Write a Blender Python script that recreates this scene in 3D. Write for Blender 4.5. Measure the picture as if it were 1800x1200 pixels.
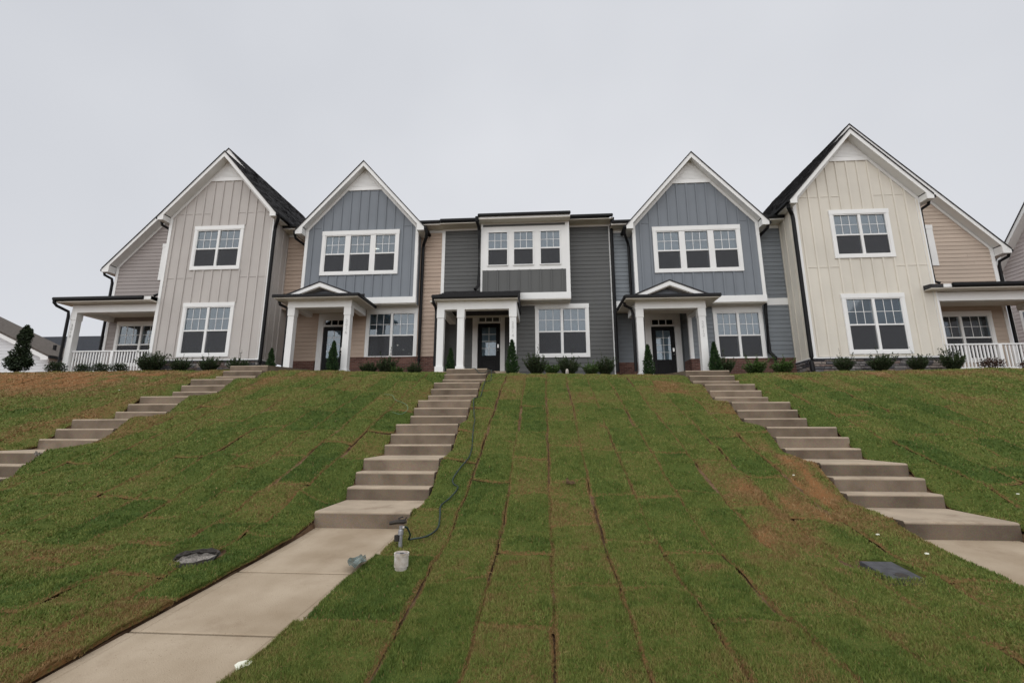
import bpy, bmesh, math, random
import numpy as np
from mathutils import Vector, Matrix
R=math.radians; random.seed(7); rng=np.random.default_rng(11)
for o in list(bpy.data.objects): bpy.data.objects.remove(o)
SC=bpy.context.scene; COL=SC.collection
# ------------------------------------------------------------ camera, sky, sun, exposure
EYE=1.6
cam=bpy.data.cameras.new('camera'); co=bpy.data.objects.new('camera',cam); COL.objects.link(co)
cam.sensor_width=36; cam.lens=16.0; cam.clip_start=.05; cam.clip_end=2000
co.location=(0,0,EYE); co.rotation_euler=(R(90+11.57),0,R(4.0)); SC.camera=co
W=bpy.data.worlds.new('World'); SC.world=W; W.use_nodes=True
nt=W.node_tree; nt.nodes.clear()
SUN_EL,SUN_AZ=R(50),R(200)            # soft light through cloud from behind the camera
def wn(t,**k):
    n=nt.nodes.new(t)
    for a,b in k.items(): setattr(n,a,b)
    return n
sky=wn('ShaderNodeTexSky',sky_type='NISHITA',sun_disc=False,sun_elevation=SUN_EL,sun_rotation=SUN_AZ,dust_density=4.0)
hs=wn('ShaderNodeHueSaturation'); hs.inputs['Saturation'].default_value=.1; hs.inputs['Value'].default_value=.3
tc=wn('ShaderNodeTexCoord'); nz=wn('ShaderNodeTexNoise'); nz.inputs['Scale'].default_value=1.25; nz.inputs['Detail'].default_value=4
cr=wn('ShaderNodeValToRGB'); e=cr.color_ramp.elements
e[0].position=.3; e[0].color=(4.55,4.7,5.05,1); e[1].position=.72; e[1].color=(5.5,5.62,5.92,1)
mx=wn('ShaderNodeMixRGB'); mx.inputs[0].default_value=.93
bg=wn('ShaderNodeBackground'); bg.inputs['Strength'].default_value=.1; wo=wn('ShaderNodeOutputWorld')
L=nt.links.new
L(sky.outputs[0],hs.inputs['Color']); L(tc.outputs['Generated'],nz.inputs['Vector']); L(nz.outputs['Fac'],cr.inputs[0])
L(hs.outputs[0],mx.inputs[1]); L(cr.outputs[0],mx.inputs[2]); L(mx.outputs[0],bg.inputs[0]); L(bg.outputs[0],wo.inputs[0])
sl=bpy.data.lights.new('sun','SUN'); sl.energy=1.5; sl.angle=R(115); sl.color=(1,.985,.96)
so=bpy.data.objects.new('sun',sl); COL.objects.link(so)
so.rotation_euler=(R(90)-SUN_EL,0,R(-20))
SC.view_settings.view_transform='Standard'; SC.view_settings.look='None'; SC.view_settings.gamma=1; SC.view_settings.exposure=.52
SC.render.engine='CYCLES'; SC.cycles.use_denoising=True; SC.cycles.max_bounces=6; SC.cycles.transparent_max_bounces=8
# ------------------------------------------------------------ materials
M={}
def mat(name,col,rough=.6,var=0.,scale=6.,bump=0.,bscale=40.,spec=.3,objvar=0.,metal=0.,stretch=None,col2=None,detail=5):
    m=bpy.data.materials.new(name); m.use_nodes=True; t=m.node_tree; b=t.nodes['Principled BSDF']; l=t.links.new
    b.inputs['Roughness'].default_value=rough; b.inputs['Specular IOR Level'].default_value=spec; b.inputs['Metallic'].default_value=metal
    geo=t.nodes.new('ShaderNodeNewGeometry'); vec=geo.outputs['Position']
    if stretch:
        mp=t.nodes.new('ShaderNodeMapping'); mp.inputs['Scale'].default_value=stretch; l(vec,mp.inputs[0]); vec=mp.outputs[0]
    c2=col2 or tuple(max(0,c*(1-var)) for c in col); c1=col if col2 else tuple(min(1,c*(1+var)) for c in col)
    n=t.nodes.new('ShaderNodeTexNoise'); n.inputs['Scale'].default_value=scale; n.inputs['Detail'].default_value=detail; l(vec,n.inputs['Vector'])
    r=t.nodes.new('ShaderNodeMapRange'); r.inputs[1].default_value=.32; r.inputs[2].default_value=.68; l(n.outputs['Fac'],r.inputs[0])
    x=t.nodes.new('ShaderNodeMixRGB'); x.inputs[1].default_value=(*c2,1); x.inputs[2].default_value=(*c1,1); l(r.outputs[0],x.inputs[0]); out=x.outputs[0]
    if objvar:
        oi=t.nodes.new('ShaderNodeObjectInfo'); r2=t.nodes.new('ShaderNodeMapRange'); r2.inputs[3].default_value=1-objvar; r2.inputs[4].default_value=1+objvar*.6
        l(oi.outputs['Random'],r2.inputs[0]); h=t.nodes.new('ShaderNodeHueSaturation'); l(r2.outputs[0],h.inputs['Value']); l(out,h.inputs['Color']); out=h.outputs[0]
    l(out,b.inputs['Base Color'])
    if bump:
        n2=t.nodes.new('ShaderNodeTexNoise'); n2.inputs['Scale'].default_value=bscale; n2.inputs['Detail'].default_value=4; l(vec,n2.inputs['Vector'])
        bp=t.nodes.new('ShaderNodeBump'); bp.inputs['Strength'].default_value=bump; bp.inputs['Distance'].default_value=.01; l(n2.outputs['Fac'],bp.inputs['Height']); l(bp.outputs[0],b.inputs['Normal'])
    M[name]=m; return m
WH=(.80,.80,.785)
mat('white_trim',WH,.45,.03,1.3); mat('white_rail',(.83,.83,.82),.4,.02,2)
grain=(3,3,40)
def sid(n,c): mat(n,c,.65,.05,.7,.12,25,.25,.06)
sid('taupe',(.49,.458,.43)); sid('taupe_lap',(.33,.295,.28)); sid('blue',(.20,.22,.245)); sid('blue_lap',(.20,.22,.238)); sid('cream',(.68,.64,.56))
sid('tan',(.47,.365,.29)); sid('gray',(.114,.116,.114)); sid('wing_tan',(.50,.41,.335)); sid('white_lap',(.72,.73,.75)); sid('pinkish',(.52,.47,.46))
mat('soffit',(.70,.66,.58),.6,.03,1)
mat('black_metal',(.009,.009,.010),.5,.1,3,0,1,.2); mat('door_black',(.010,.010,.011),.5,.1,3,0,1,.15)
mat('shingle',(.045,.044,.046),.9,.45,22,.6,60,.2); mat('shingle_brown',(.105,.09,.078),.9,.25,9,.4,60,.2); mat('shingle_far',(.032,.035,.042),.9,.2,6,.4,40,.2)
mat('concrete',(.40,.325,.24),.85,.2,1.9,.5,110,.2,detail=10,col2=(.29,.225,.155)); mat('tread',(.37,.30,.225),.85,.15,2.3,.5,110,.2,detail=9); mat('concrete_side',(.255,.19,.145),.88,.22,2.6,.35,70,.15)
mat('soil',(.17,.105,.062),.95,.45,9,1.0,45,.1,col2=(.09,.053,.032)); mat('clay',(.23,.105,.04),.95,.35,4,.8,30,.1)
mat('mulch',(.035,.022,.016),.95,.5,30,1,60,.1)
mat('nickel',(.55,.54,.52),.3,0,1,0,1,.5,0,1); mat('galv',(.34,.34,.36),.45,.25,20,.2,60,.5,0,.6)
mat('pvc',(.62,.59,.55),.6,.25,14,.2,40,col2=(.34,.28,.22)); mat('hose',(.009,.024,.020),.45,.3,9,0,1,.5); mat('box_lid',(.062,.062,.068),.7,.25,12,.3,60,.3)
mat('plastic_black',(.016,.016,.016),.6,.3,9,.3,60,col2=(.045,.036,.028)); mat('foil',(.20,.24,.22),.25,.3,25,.5,30,.5,0,.5); mat('paper',(.78,.78,.66),.8,.06,20)
mat('twine',(.15,.25,.16),.6,.2,20); mat('number',(.52,.52,.51),.5,0,1,0,1,.4,0,.2); mat('bark',(.10,.075,.055),.9,.3,20,.6,50,.1)
mat('aggregate',(.34,.31,.28),.9,.5,60,1.5,60,.2,col2=(.10,.09,.08)); mat('dead_root',(.13,.085,.05),.95,.4,30,.8,60,.1)
for i,c in enumerate([(.20,.185,.18),(.13,.125,.13),(.30,.255,.225),(.22,.165,.145),(.25,.235,.225),(.09,.088,.095)]): mat('stone%d'%i,c,.9,.28,9,.9,25,.15,.15)
mat('mortar',(.16,.15,.14),.95,.2,20,.5,60,.1); mat('stone_cap',(.075,.075,.08),.8,.25,8,.5,40,.2)
def brickmat():
    m=bpy.data.materials.new('brick'); m.use_nodes=True; t=m.node_tree; b=t.nodes['Principled BSDF']; l=t.links.new
    g=t.nodes.new('ShaderNodeNewGeometry'); s=t.nodes.new('ShaderNodeSeparateXYZ'); a=t.nodes.new('ShaderNodeMath'); a.operation='ADD'; c=t.nodes.new('ShaderNodeCombineXYZ')
    l(g.outputs['Position'],s.inputs[0]); l(s.outputs[0],a.inputs[0]); l(s.outputs[1],a.inputs[1]); l(a.outputs[0],c.inputs[0]); l(s.outputs[2],c.inputs[1])
    k=t.nodes.new('ShaderNodeTexBrick'); k.inputs['Scale'].default_value=1; k.inputs['Brick Width'].default_value=.2; k.inputs['Row Height'].default_value=.068
    k.inputs['Mortar Size'].default_value=.006; k.inputs['Color1'].default_value=(.085,.032,.024,1); k.inputs['Color2'].default_value=(.165,.075,.055,1); k.inputs['Mortar'].default_value=(.16,.13,.11,1)
    l(c.outputs[0],k.inputs['Vector']); l(k.outputs['Color'],b.inputs['Base Color']); b.inputs['Roughness'].default_value=.9
    bp=t.nodes.new('ShaderNodeBump'); bp.inputs['Distance'].default_value=.008; bp.inputs['Strength'].default_value=.7; bp.invert=True; l(k.outputs['Fac'],bp.inputs['Height']); l(bp.outputs[0],b.inputs['Normal'])
    M['brick']=m
brickmat()
def stain(m,amt,sc):
    t=M[m].node_tree; l=t.links.new; b=t.nodes['Principled BSDF']; src=b.inputs['Base Color'].links[0].from_socket
    g=t.nodes.new('ShaderNodeNewGeometry'); n=t.nodes.new('ShaderNodeTexNoise'); n.inputs['Scale'].default_value=sc; n.inputs['Detail'].default_value=8; n.inputs['Roughness'].default_value=.7; l(g.outputs['Position'],n.inputs['Vector'])
    r=t.nodes.new('ShaderNodeMapRange'); r.inputs[1].default_value=.55; r.inputs[2].default_value=.75; r.inputs[4].default_value=amt; l(n.outputs['Fac'],r.inputs[0])
    v=t.nodes.new('ShaderNodeTexVoronoi'); v.inputs['Scale'].default_value=26; l(g.outputs['Position'],v.inputs['Vector']); r2=t.nodes.new('ShaderNodeMapRange'); r2.inputs[1].default_value=.08; r2.inputs[2].default_value=.13; r2.inputs[3].default_value=.5; r2.inputs[4].default_value=0; l(v.outputs['Distance'],r2.inputs[0])
    mxx=t.nodes.new('ShaderNodeMath'); mxx.operation='MAXIMUM'; l(r.outputs[0],mxx.inputs[0]); l(r2.outputs[0],mxx.inputs[1])
    x=t.nodes.new('ShaderNodeMixRGB'); x.inputs[2].default_value=(.15,.095,.055,1); l(mxx.outputs[0],x.inputs[0]); l(src,x.inputs[1]); l(x.outputs[0],b.inputs['Base Color'])
stain('concrete',.45,1.4); stain('tread',.55,2.6)
def glassmat(name,tint,refl):
    m=bpy.data.materials.new(name); m.use_nodes=True; t=m.node_tree; t.nodes.clear(); l=t.links.new
    o=t.nodes.new('ShaderNodeOutputMaterial'); x=t.nodes.new('ShaderNodeMixShader'); tr=t.nodes.new('ShaderNodeBsdfTransparent'); g=t.nodes.new('ShaderNodeBsdfGlossy')
    tr.inputs[0].default_value=(*tint,1); g.inputs['Roughness'].default_value=.03; g.inputs[0].default_value=(.92,.96,1,1); lw=t.nodes.new('ShaderNodeLayerWeight'); lw.inputs[0].default_value=.12
    r=t.nodes.new('ShaderNodeMapRange'); r.inputs[3].default_value=refl; r.inputs[4].default_value=.9; l(lw.outputs['Fresnel'],r.inputs[0])
    geo=t.nodes.new('ShaderNodeNewGeometry'); n=t.nodes.new('ShaderNodeTexNoise'); n.inputs['Scale'].default_value=2.2; l(geo.outputs['Position'],n.inputs['Vector'])
    bp=t.nodes.new('ShaderNodeBump'); bp.inputs['Strength'].default_value=.05; bp.inputs['Distance'].default_value=.02; l(n.outputs['Fac'],bp.inputs['Height']); l(bp.outputs[0],g.inputs['Normal'])
    l(r.outputs[0],x.inputs[0]); l(tr.outputs[0],x.inputs[1]); l(g.outputs[0],x.inputs[2]); l(x.outputs[0],o.inputs[0]); M[name]=m
glassmat('glass',(.66,.73,.77),.085)
def screenmat():
    m=bpy.data.materials.new('insect_screen'); m.use_nodes=True; t=m.node_tree; t.nodes.clear(); l=t.links.new
    o=t.nodes.new('ShaderNodeOutputMaterial'); x=t.nodes.new('ShaderNodeMixShader'); tr=t.nodes.new('ShaderNodeBsdfTransparent'); d=t.nodes.new('ShaderNodeBsdfDiffuse'); d.inputs[0].default_value=(.085,.087,.093,1)
    x.inputs[0].default_value=.58; l(tr.outputs[0],x.inputs[1]); l(d.outputs[0],x.inputs[2]); l(x.outputs[0],o.inputs[0]); M['screen']=m
screenmat()
mat('blind',(.20,.222,.245),.6,.3,.9,objvar=.35); mat('lamp_glow',(.9,.85,.75),.5); M['lamp_glow'].node_tree.nodes['Principled BSDF'].inputs['Emission Color'].default_value=(1,.9,.75,1); M['lamp_glow'].node_tree.nodes['Principled BSDF'].inputs['Emission Strength'].default_value=1.3
mat('room_shade',(.03,.03,.032),.8); mat('sheer',(.55,.57,.58),.7,.25,3)  # near-black colour paints in the shade of unlit interiors
def foliage(name,c1,c2,c3=None):
    m=bpy.data.materials.new(name); m.use_nodes=True; t=m.node_tree; b=t.nodes['Principled BSDF']; l=t.links.new
    a=t.nodes.new('ShaderNodeAttribute'); a.attribute_name='tone'; r=t.nodes.new('ShaderNodeValToRGB'); e=r.color_ramp.elements
    e[0].color=(*c1,1); e[1].color=(*c2,1)
    if c3: e[1].position=.6; z=e.new(1.0); z.color=(*c3,1)
    l(a.outputs['Fac'],r.inputs[0]); l(r.outputs[0],b.inputs['Base Color']); b.inputs['Roughness'].default_value=.55; b.inputs['Specular IOR Level'].default_value=.25
    M[name]=m
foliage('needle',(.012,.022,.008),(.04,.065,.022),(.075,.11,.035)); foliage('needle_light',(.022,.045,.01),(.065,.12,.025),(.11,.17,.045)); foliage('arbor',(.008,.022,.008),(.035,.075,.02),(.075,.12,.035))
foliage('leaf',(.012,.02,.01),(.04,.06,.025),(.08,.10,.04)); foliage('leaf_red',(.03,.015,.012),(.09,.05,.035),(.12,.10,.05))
def grassmat():
    m=bpy.data.materials.new('grass'); m.use_nodes=True; t=m.node_tree; b=t.nodes['Principled BSDF']; l=t.links.new
    a=t.nodes.new('ShaderNodeAttribute'); a.attribute_name='tone'; r=t.nodes.new('ShaderNodeValToRGB'); e=r.color_ramp.elements
    e[0].color=(.055,.098,.019,1); e[0].position=0; e[1].color=(.31,.20,.095,1); e[1].position=1
    for p,c in [(.3,(.112,.154,.031)),(.5,(.175,.198,.048)),(.66,(.21,.185,.06)),(.82,(.20,.118,.048))]:
        z=e.new(p); z.color=(*c,1)
    l(a.outputs['Fac'],r.inputs[0]); l(r.outputs[0],b.inputs['Base Color']); b.inputs['Roughness'].default_value=.6; b.inputs['Specular IOR Level'].default_value=.2
    M['grass']=m
grassmat()
# ------------------------------------------------------------ mesh helpers
class MB:
    def __init__(s): s.v=[]; s.f=[]
    def add(s,vs,fs):
        b=len(s.v); s.v+= [tuple(p) for p in vs]; s.f+=[tuple(b+i for i in f) for f in fs]; return s
    def box(s,x0,x1,y0,y1,z0,z1):
        return s.add([(x0,y0,z0),(x1,y0,z0),(x1,y1,z0),(x0,y1,z0),(x0,y0,z1),(x1,y0,z1),(x1,y1,z1),(x0,y1,z1)],
            [(0,3,2,1),(4,5,6,7),(0,1,5,4),(1,2,6,5),(2,3,7,6),(3,0,4,7)])
    def prism(s,poly,y0,y1,axis='y'):
        n=len(poly)
        if axis=='y': a=[(x,y0,z) for x,z in poly]; b=[(x,y1,z) for x,z in poly]
        else: a=[(y0,x,z) for x,z in poly]; b=[(y1,x,z) for x,z in poly]
        return s.add(a+b,[tuple(range(n)),tuple(range(2*n-1,n-1,-1))]+[(i,n+i,n+(i+1)%n,(i+1)%n) for i in range(n)])
    def tube(s,pts,r,n=8,cap=True):
        pts=[Vector(p) for p in pts]; rs=r if isinstance(r,(list,tuple)) else [r]*len(pts); b=len(s.v)
        for i,p in enumerate(pts):
            d=(pts[min(i+1,len(pts)-1)]-pts[max(i-1,0)]).normalized(); u=d.cross(Vector((0,0,1)))
            if u.length<.05: u=d.cross(Vector((0,1,0)))
            u.normalize(); w=d.cross(u)
            for k in range(n):
                a=2*math.pi*k/n; s.v.append(tuple(p+(u*math.cos(a)+w*math.sin(a))*rs[i]))
        for i in range(len(pts)-1):
            for k in range(n): s.f.append((b+i*n+k,b+i*n+(k+1)%n,b+(i+1)*n+(k+1)%n,b+(i+1)*n+k))
        if cap: s.f.append(tuple(b+k for k in range(n))); s.f.append(tuple(b+(len(pts)-1)*n+k for k in range(n-1,-1,-1)))
        return s
    def lathe(s,cx,cy,prof,n=24):
        b=len(s.v)
        for r,z in prof:
            for k in range(n): a=2*math.pi*k/n; s.v.append((cx+r*math.cos(a),cy+r*math.sin(a),z))
        for i in range(len(prof)-1):
            for k in range(n): s.f.append((b+i*n+k,b+i*n+(k+1)%n,b+(i+1)*n+(k+1)%n,b+(i+1)*n+k))
        s.f.append(tuple(b+k for k in range(n))); s.f.append(tuple(b+(len(prof)-1)*n+k for k in range(n-1,-1,-1))); return s
    def build(s,name,m,parent=None,smooth=False,bevel=0,kind=None,label=None):
        me=bpy.data.meshes.new(name); bm=bmesh.new(); vs=[bm.verts.new(p) for p in s.v]
        for f in s.f:
            try: bm.faces.new([vs[i] for i in f])
            except ValueError: pass
        bmesh.ops.recalc_face_normals(bm,faces=bm.faces)
        if bevel: bmesh.ops.bevel(bm,geom=list(bm.edges),offset=bevel,segments=2,affect='EDGES',clamp_overlap=True)
        bm.to_mesh(me); bm.free(); me.materials.append(M[m] if isinstance(m,str) else m)
        if smooth:
            for p in me.polygons: p.use_smooth=True
        return link(name,me,parent,kind,label)
def link(name,me,parent=None,kind=None,label=None):
    o=bpy.data.objects.new(name,me); COL.objects.link(o)
    if parent is not None:
        o.parent=parent
        if parent.parent is None: o.matrix_parent_inverse=Matrix.Translation(-parent.location)
    if kind: o['kind']=kind
    if label: o['label']=label
    return o
def thing(name,label,cat,loc,group=None):
    o=bpy.data.objects.new(name,None); COL.objects.link(o); o.location=loc; o.empty_display_size=.3
    o['label']=label; o['category']=cat
    if group: o['group']=group
    return o
def tag(o,label,cat,group=None):
    o['label']=label; o['category']=cat
    if group: o['group']=group
    return o
def box(name,m,parent,x0,x1,y0,y1,z0,z1,**k): return MB().box(x0,x1,y0,y1,z0,z1).build(name,m,parent,**k)
# ------------------------------------------------------------ ground
SX=[-9.48,-2.37,4.87,8,18]; SY=[6.1,6.07,6.0,6.0,6.0]; SZ=[.69,.62,.60,.62,.68]; SR=[.206,.199,.1915,.194,.197]
STX=[-9.47,-2.37,4.86]; NEAR=[1,1,-1]
def terr(si):
    ys,zs=[],[]; Y,Z,r=SY[si],SZ[si],SR[si]
    for j in range(6):
        ys+=[Y+.03,Y+.95]; zs+=[Z-.05,Z+.05]; Y+=.98+.58; Z+=3*r
    return ys,zs
TER=[terr(i) for i in range(3)]
def H(X,Y):
    X=np.asarray(X,float);Y=np.asarray(Y,float)
    y1=np.interp(X,SX,SY);z1=np.interp(X,SX,SZ);r=np.interp(X,SX,SR)
    a=z1-.17+(Y-y1)*np.where(Y<0,.05,.11)
    b=z1-.12+(Y-y1)*(15*r/7.8)
    s=.5*(a+b)+.5*np.sqrt((a-b)**2+.012)
    for i in range(3):
        dx=np.abs(X-STX[i]); near=(X-STX[i])*NEAR[i]>0; w=np.clip((1.35-dx)/.7,0,1); w=w*w*(3-2*w)*np.clip((Y-6.05)/.12,0,1)*np.clip((14.2-Y)/.6,0,1)
        t=np.interp(Y,TER[i][0],TER[i][1])+np.where(near,.05,-.03); s=s*(1-w)+t*w
    c=z1+15*r-.15+(np.minimum(Y,17.2)-(y1+7.8))*.125
    return .5*(s+c)-.5*np.sqrt((s-c)**2+.02)
def hz(x,y): return float(H(x,y))
def vnoise(x,y,s,seed=0):
    x=np.asarray(x)*s+100.3; y=np.asarray(y)*s+57.7; i=np.floor(x).astype(int); j=np.floor(y).astype(int); u=x-i; v=y-j; u=u*u*(3-2*u); v=v*v*(3-2*v)
    def h(a,b):
        n=(a*374761393+b*668265263+seed*1442695041)&0x7fffffff; n=((n^(n>>13))*1274126177)&0x7fffffff; return ((n^(n>>16))&0xffff)/65535.
    return (h(i,j)*(1-u)+h(i+1,j)*u)*(1-v)+(h(i,j+1)*(1-u)+h(i+1,j+1)*u)*v
def ground():
    xs=np.concatenate([[-500,-200,-90,-50,-35],np.sort(np.unique(np.round(np.concatenate([np.arange(-28,26.01,.5),np.arange(-10.2,-8.7,.1),np.arange(-3.5,-1.6,.1),np.arange(4.1,5.65,.1)]),3))),[32,45,90,200,500]]); ys=np.concatenate([[-500,-200,-60,-20],np.arange(-8,20.01,.25),[25,40,90,200,500]])
    X,Y=np.meshgrid(xs,ys); Z=H(X,np.clip(Y,-20,500))-.045
    for i,c in enumerate([-9.47,-2.37,4.86]):
        cx=c+(np.minimum(0,Y-5.6)*.082 if i==1 else 0); Z=Z-np.where((np.abs(X-cx)<.625)&(Y<15.8)&(Y>-8),.45,0)
    Z=Z-np.where((X<-21),np.clip((-21-X)*.02,0,.6),0)
    v=np.stack([X,Y,Z],-1).reshape(-1,3); n=len(xs); f=[(j*n+i,j*n+i+1,(j+1)*n+i+1,(j+1)*n+i) for j in range(len(ys)-1) for i in range(n-1)]
    me=bpy.data.meshes.new('ground'); me.from_pydata(v.tolist(),[],f); me.materials.append(M['soil'])
    link('ground',me,None,'structure')
ground()
# ------------------------------------------------------------ stairs and paths
STW=1.27; WX=[-9.47,-2.37,4.86]
STL=['concrete hillside stairs climbing beside the taupe gabled townhouse, one tread corner chipped','concrete hillside stairs with a garden hose beside them, leading to the dark grey townhouse','concrete hillside stairs beside the brown dead turf, leading to the lower blue grey townhouse']
CON=None
def concmat():
    m=bpy.data.materials.new('stair_concrete'); m.use_nodes=True; t=m.node_tree; b=t.nodes['Principled BSDF']; l=t.links.new
    g=t.nodes.new('ShaderNodeNewGeometry'); n=t.nodes.new('ShaderNodeTexNoise'); n.inputs['Scale'].default_value=2.2; n.inputs['Detail'].default_value=6; l(g.outputs['Position'],n.inputs[0])
    n3=t.nodes.new('ShaderNodeTexNoise'); n3.inputs['Scale'].default_value=60; l(g.outputs['Position'],n3.inputs[0])
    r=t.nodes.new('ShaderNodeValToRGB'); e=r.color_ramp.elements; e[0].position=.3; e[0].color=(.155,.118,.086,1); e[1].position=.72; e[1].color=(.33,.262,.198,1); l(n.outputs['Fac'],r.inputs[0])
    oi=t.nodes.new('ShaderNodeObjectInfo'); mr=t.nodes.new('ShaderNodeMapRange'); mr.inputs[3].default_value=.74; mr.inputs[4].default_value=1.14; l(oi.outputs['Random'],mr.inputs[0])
    hs=t.nodes.new('ShaderNodeHueSaturation'); l(r.outputs[0],hs.inputs['Color']); l(mr.outputs[0],hs.inputs['Value'])
    mm=t.nodes.new('ShaderNodeMixRGB'); mm.blend_type='MULTIPLY'; mm.inputs[0].default_value=.5; l(hs.outputs[0],mm.inputs[1]); l(n3.outputs['Color'],mm.inputs[2])
    l(mm.outputs[0],b.inputs['Base Color']); b.inputs['Roughness'].default_value=.88; b.inputs['Specular IOR Level'].default_value=.15
    bp=t.nodes.new('ShaderNodeBump'); bp.inputs['Strength'].default_value=.35; bp.inputs['Distance'].default_value=.006; l(n3.outputs['Fac'],bp.inputs['Height']); l(bp.outputs[0],b.inputs['Normal'])
    M['stair']=m; stain('stair',.6,2.2)
concmat()
STEPS=[]
for si in range(3):
    x=WX[si]; Y=SY[si]; Z=SZ[si]; r=SR[si]
    st=thing('hillside_stairs',STL[si],'stairs',(x,Y,Z-.2),'concrete stairs up the bank')
    ys=[]
    for k in range(16): ys.append((Y,Z)); Y+=.98 if k%3==0 else .29; Z+=r
    STEPS.append(ys)
    for k,(y,z) in enumerate(ys):
        y2=ys[k+1][0]+.10 if k<15 else 16.35
        dz=(y2-.1-y)*.012
        jit=random.uniform(-.012,.012); z2=z+dz if k<15 else z+.22
        zb0=max(z-.42,hz(x,y)-.25)
        t1,t2=random.uniform(-.004,.004),random.uniform(-.004,.004); prof=[(y,zb0),(y,z-.024),(y+.006,z-.008),(y+.024,z),(y2,z2),(y2,zb0)]
        mb=MB().add([(x-STW/2+jit,u,v+(t1 if v>zb0 else 0)) for u,v in prof]+[(x+STW/2+jit,u,v+(t2 if v>zb0 else 0)) for u,v in prof],[tuple(range(6)),tuple(range(11,5,-1))]+[(i,6+i,6+(i+1)%6,(i+1)%6) for i in range(6)])
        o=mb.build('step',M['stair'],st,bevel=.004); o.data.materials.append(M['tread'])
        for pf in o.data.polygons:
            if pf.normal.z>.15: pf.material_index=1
    if si==0:
        y,z=ys[3]; mb=MB(); xr=x+STW/2
        for q in range(16):
            a=random.uniform(0,1); s=random.uniform(.02,.05); px,py,pz=xr-.10+random.uniform(-.02,.1)*1,y-.012+a*.0,z-.2*a-.01
            mb.add([(px-s,py,pz),(px+s*.7,py-.006,pz-s),(px+s,py-.012,pz+s*.3),(px,py-.02,pz+s)],[(0,1,3),(1,2,3),(0,3,2),(0,2,1)])
        mb.build('chipped_corner','aggregate',st)
def pathslab(root,ya,yb,fx,x_w):
    a=[]
    n=6
    for i in range(n+1):
        y=ya+(yb-ya)*([0,.012]+[.012+.976*q/4 for q in (1,2,3,4)]+[1])[i]; a.append((y,fx(y)))
    top=[];mb=MB()
    vs=[];fs=[]
    for i,(y,xc) in enumerate(a):
        z=float(np.interp(xc,SX,SZ))-.20+(y-float(np.interp(xc,SX,SY)))*.11
        e=.0
        e=.006 if i in (0,n) else 0
        pr_=[(-x_w/2,-.14),(-x_w/2,-.012),(-x_w/2+.015,0),(-x_w/2+.085,0),(-x_w/2+.092,-.006),(-x_w/2+.10,0)]
        vs+=[(xc+u,y,z+v-e) for u,v in pr_]+[(xc-u,y,z+v-e) for u,v in pr_[::-1]]
    for i in range(n):
        for k in range(11): fs.append((i*12+k,i*12+k+1,(i+1)*12+k+1,(i+1)*12+k))
    fs+=[tuple(range(12)),tuple(range(n*12+11,n*12-1,-1))]
    return mb.add(vs,fs).build('path_slab','concrete',root)
fc=lambda y:-2.37+min(0,(y-5.6))*.082
fr=lambda y:4.83+min(0,(y-5.8))*.0
pc=bpy.data.objects.new('path',None); COL.objects.link(pc); pc['kind']='structure'; pc['label']='pale concrete front path to the middle stairs'
for ya,yb in [(6.16,4.70),(4.68,3.60),(3.58,2.40),(2.38,1.0),(.98,-.6)]: pathslab(pc,yb,ya,fc,1.25)
pr=bpy.data.objects.new('path',None); COL.objects.link(pr); pr['kind']='structure'; pr['label']='pale concrete front path to the stairs of the lower blue house'
for ya,yb in [(6.08,4.5),(4.48,3.0),(2.98,1.0)]: pathslab(pr,yb,ya,fr,1.27)
box('path_slab','concrete',pr,4.2,5.5,-.6,.97,-.3,-.16)
# ------------------------------------------------------------ turf
XC=lambda y:fc(y)
DRY=[(4.05,7.75,.38,.5,1.3),(3.85,7.0,.4,.6,1.0),(3.3,6.5,.5,.6,.85),(2.75,6.9,.5,.6,.55),(2.9,5.9,.4,.5,.7),(2.7,5.7,.45,.4,.6),(3.8,8.6,.3,.8,.45),(3.9,9.8,.3,.8,.35),(1.4,4.9,.35,.3,.4),(2.2,5.0,.4,.5,.35),
     (-16,13.0,4.0,1.5,1.7),(-12.8,13.6,2.4,.6,1.2),(-18,12.4,3.4,2.0,1.6),(-10.6,9.4,.5,2.4,.45),(-10.4,12.4,.5,1.2,.4),(-8.2,12.6,.6,1.6,.45),(-7.6,13.6,2.5,.5,.4),(12,13.6,6,.5,.35),(8,13.4,3,.5,.3),(1,13.4,3,.4,.25)]
def dryness(x,y):
    d=np.zeros_like(x)
    for cx,cy,rx,ry,a in DRY:
        q=((x-cx)/rx)**2+((y-cy)/ry)**2; d=np.maximum(d,a*np.exp(-q*1.1)*(.25+1.3*vnoise(x*2.0,y*.9,3.4,5)))
    return d
turf=bpy.data.objects.new('lawn',None); COL.objects.link(turf); turf['kind']='structure'; turf['label']='hillside lawn of freshly laid turf strips'
TOT=0
EXC=[(-3.65,4.86,.23,.22),(3.30,4.96,.17,.225),(-1.41,4.69,.075,.075),(-1.62,5.32,.05,.05)]
def exc(x,y,k=1.): 
    m=np.zeros(np.shape(x),bool)
    for a,b,c,d in EXC: m|=((np.abs(x-a)/(c*k))**4+(np.abs(y-b)/(d*k))**4)<1
    return m
def calm(x,y):
    c=np.where(y<6.1,-2.37+np.minimum(0,y-5.6)*.082,-2.37); return np.clip((np.minimum(np.abs(x-c),np.abs(x-4.85))-.64)/.55,.12,1)
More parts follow.
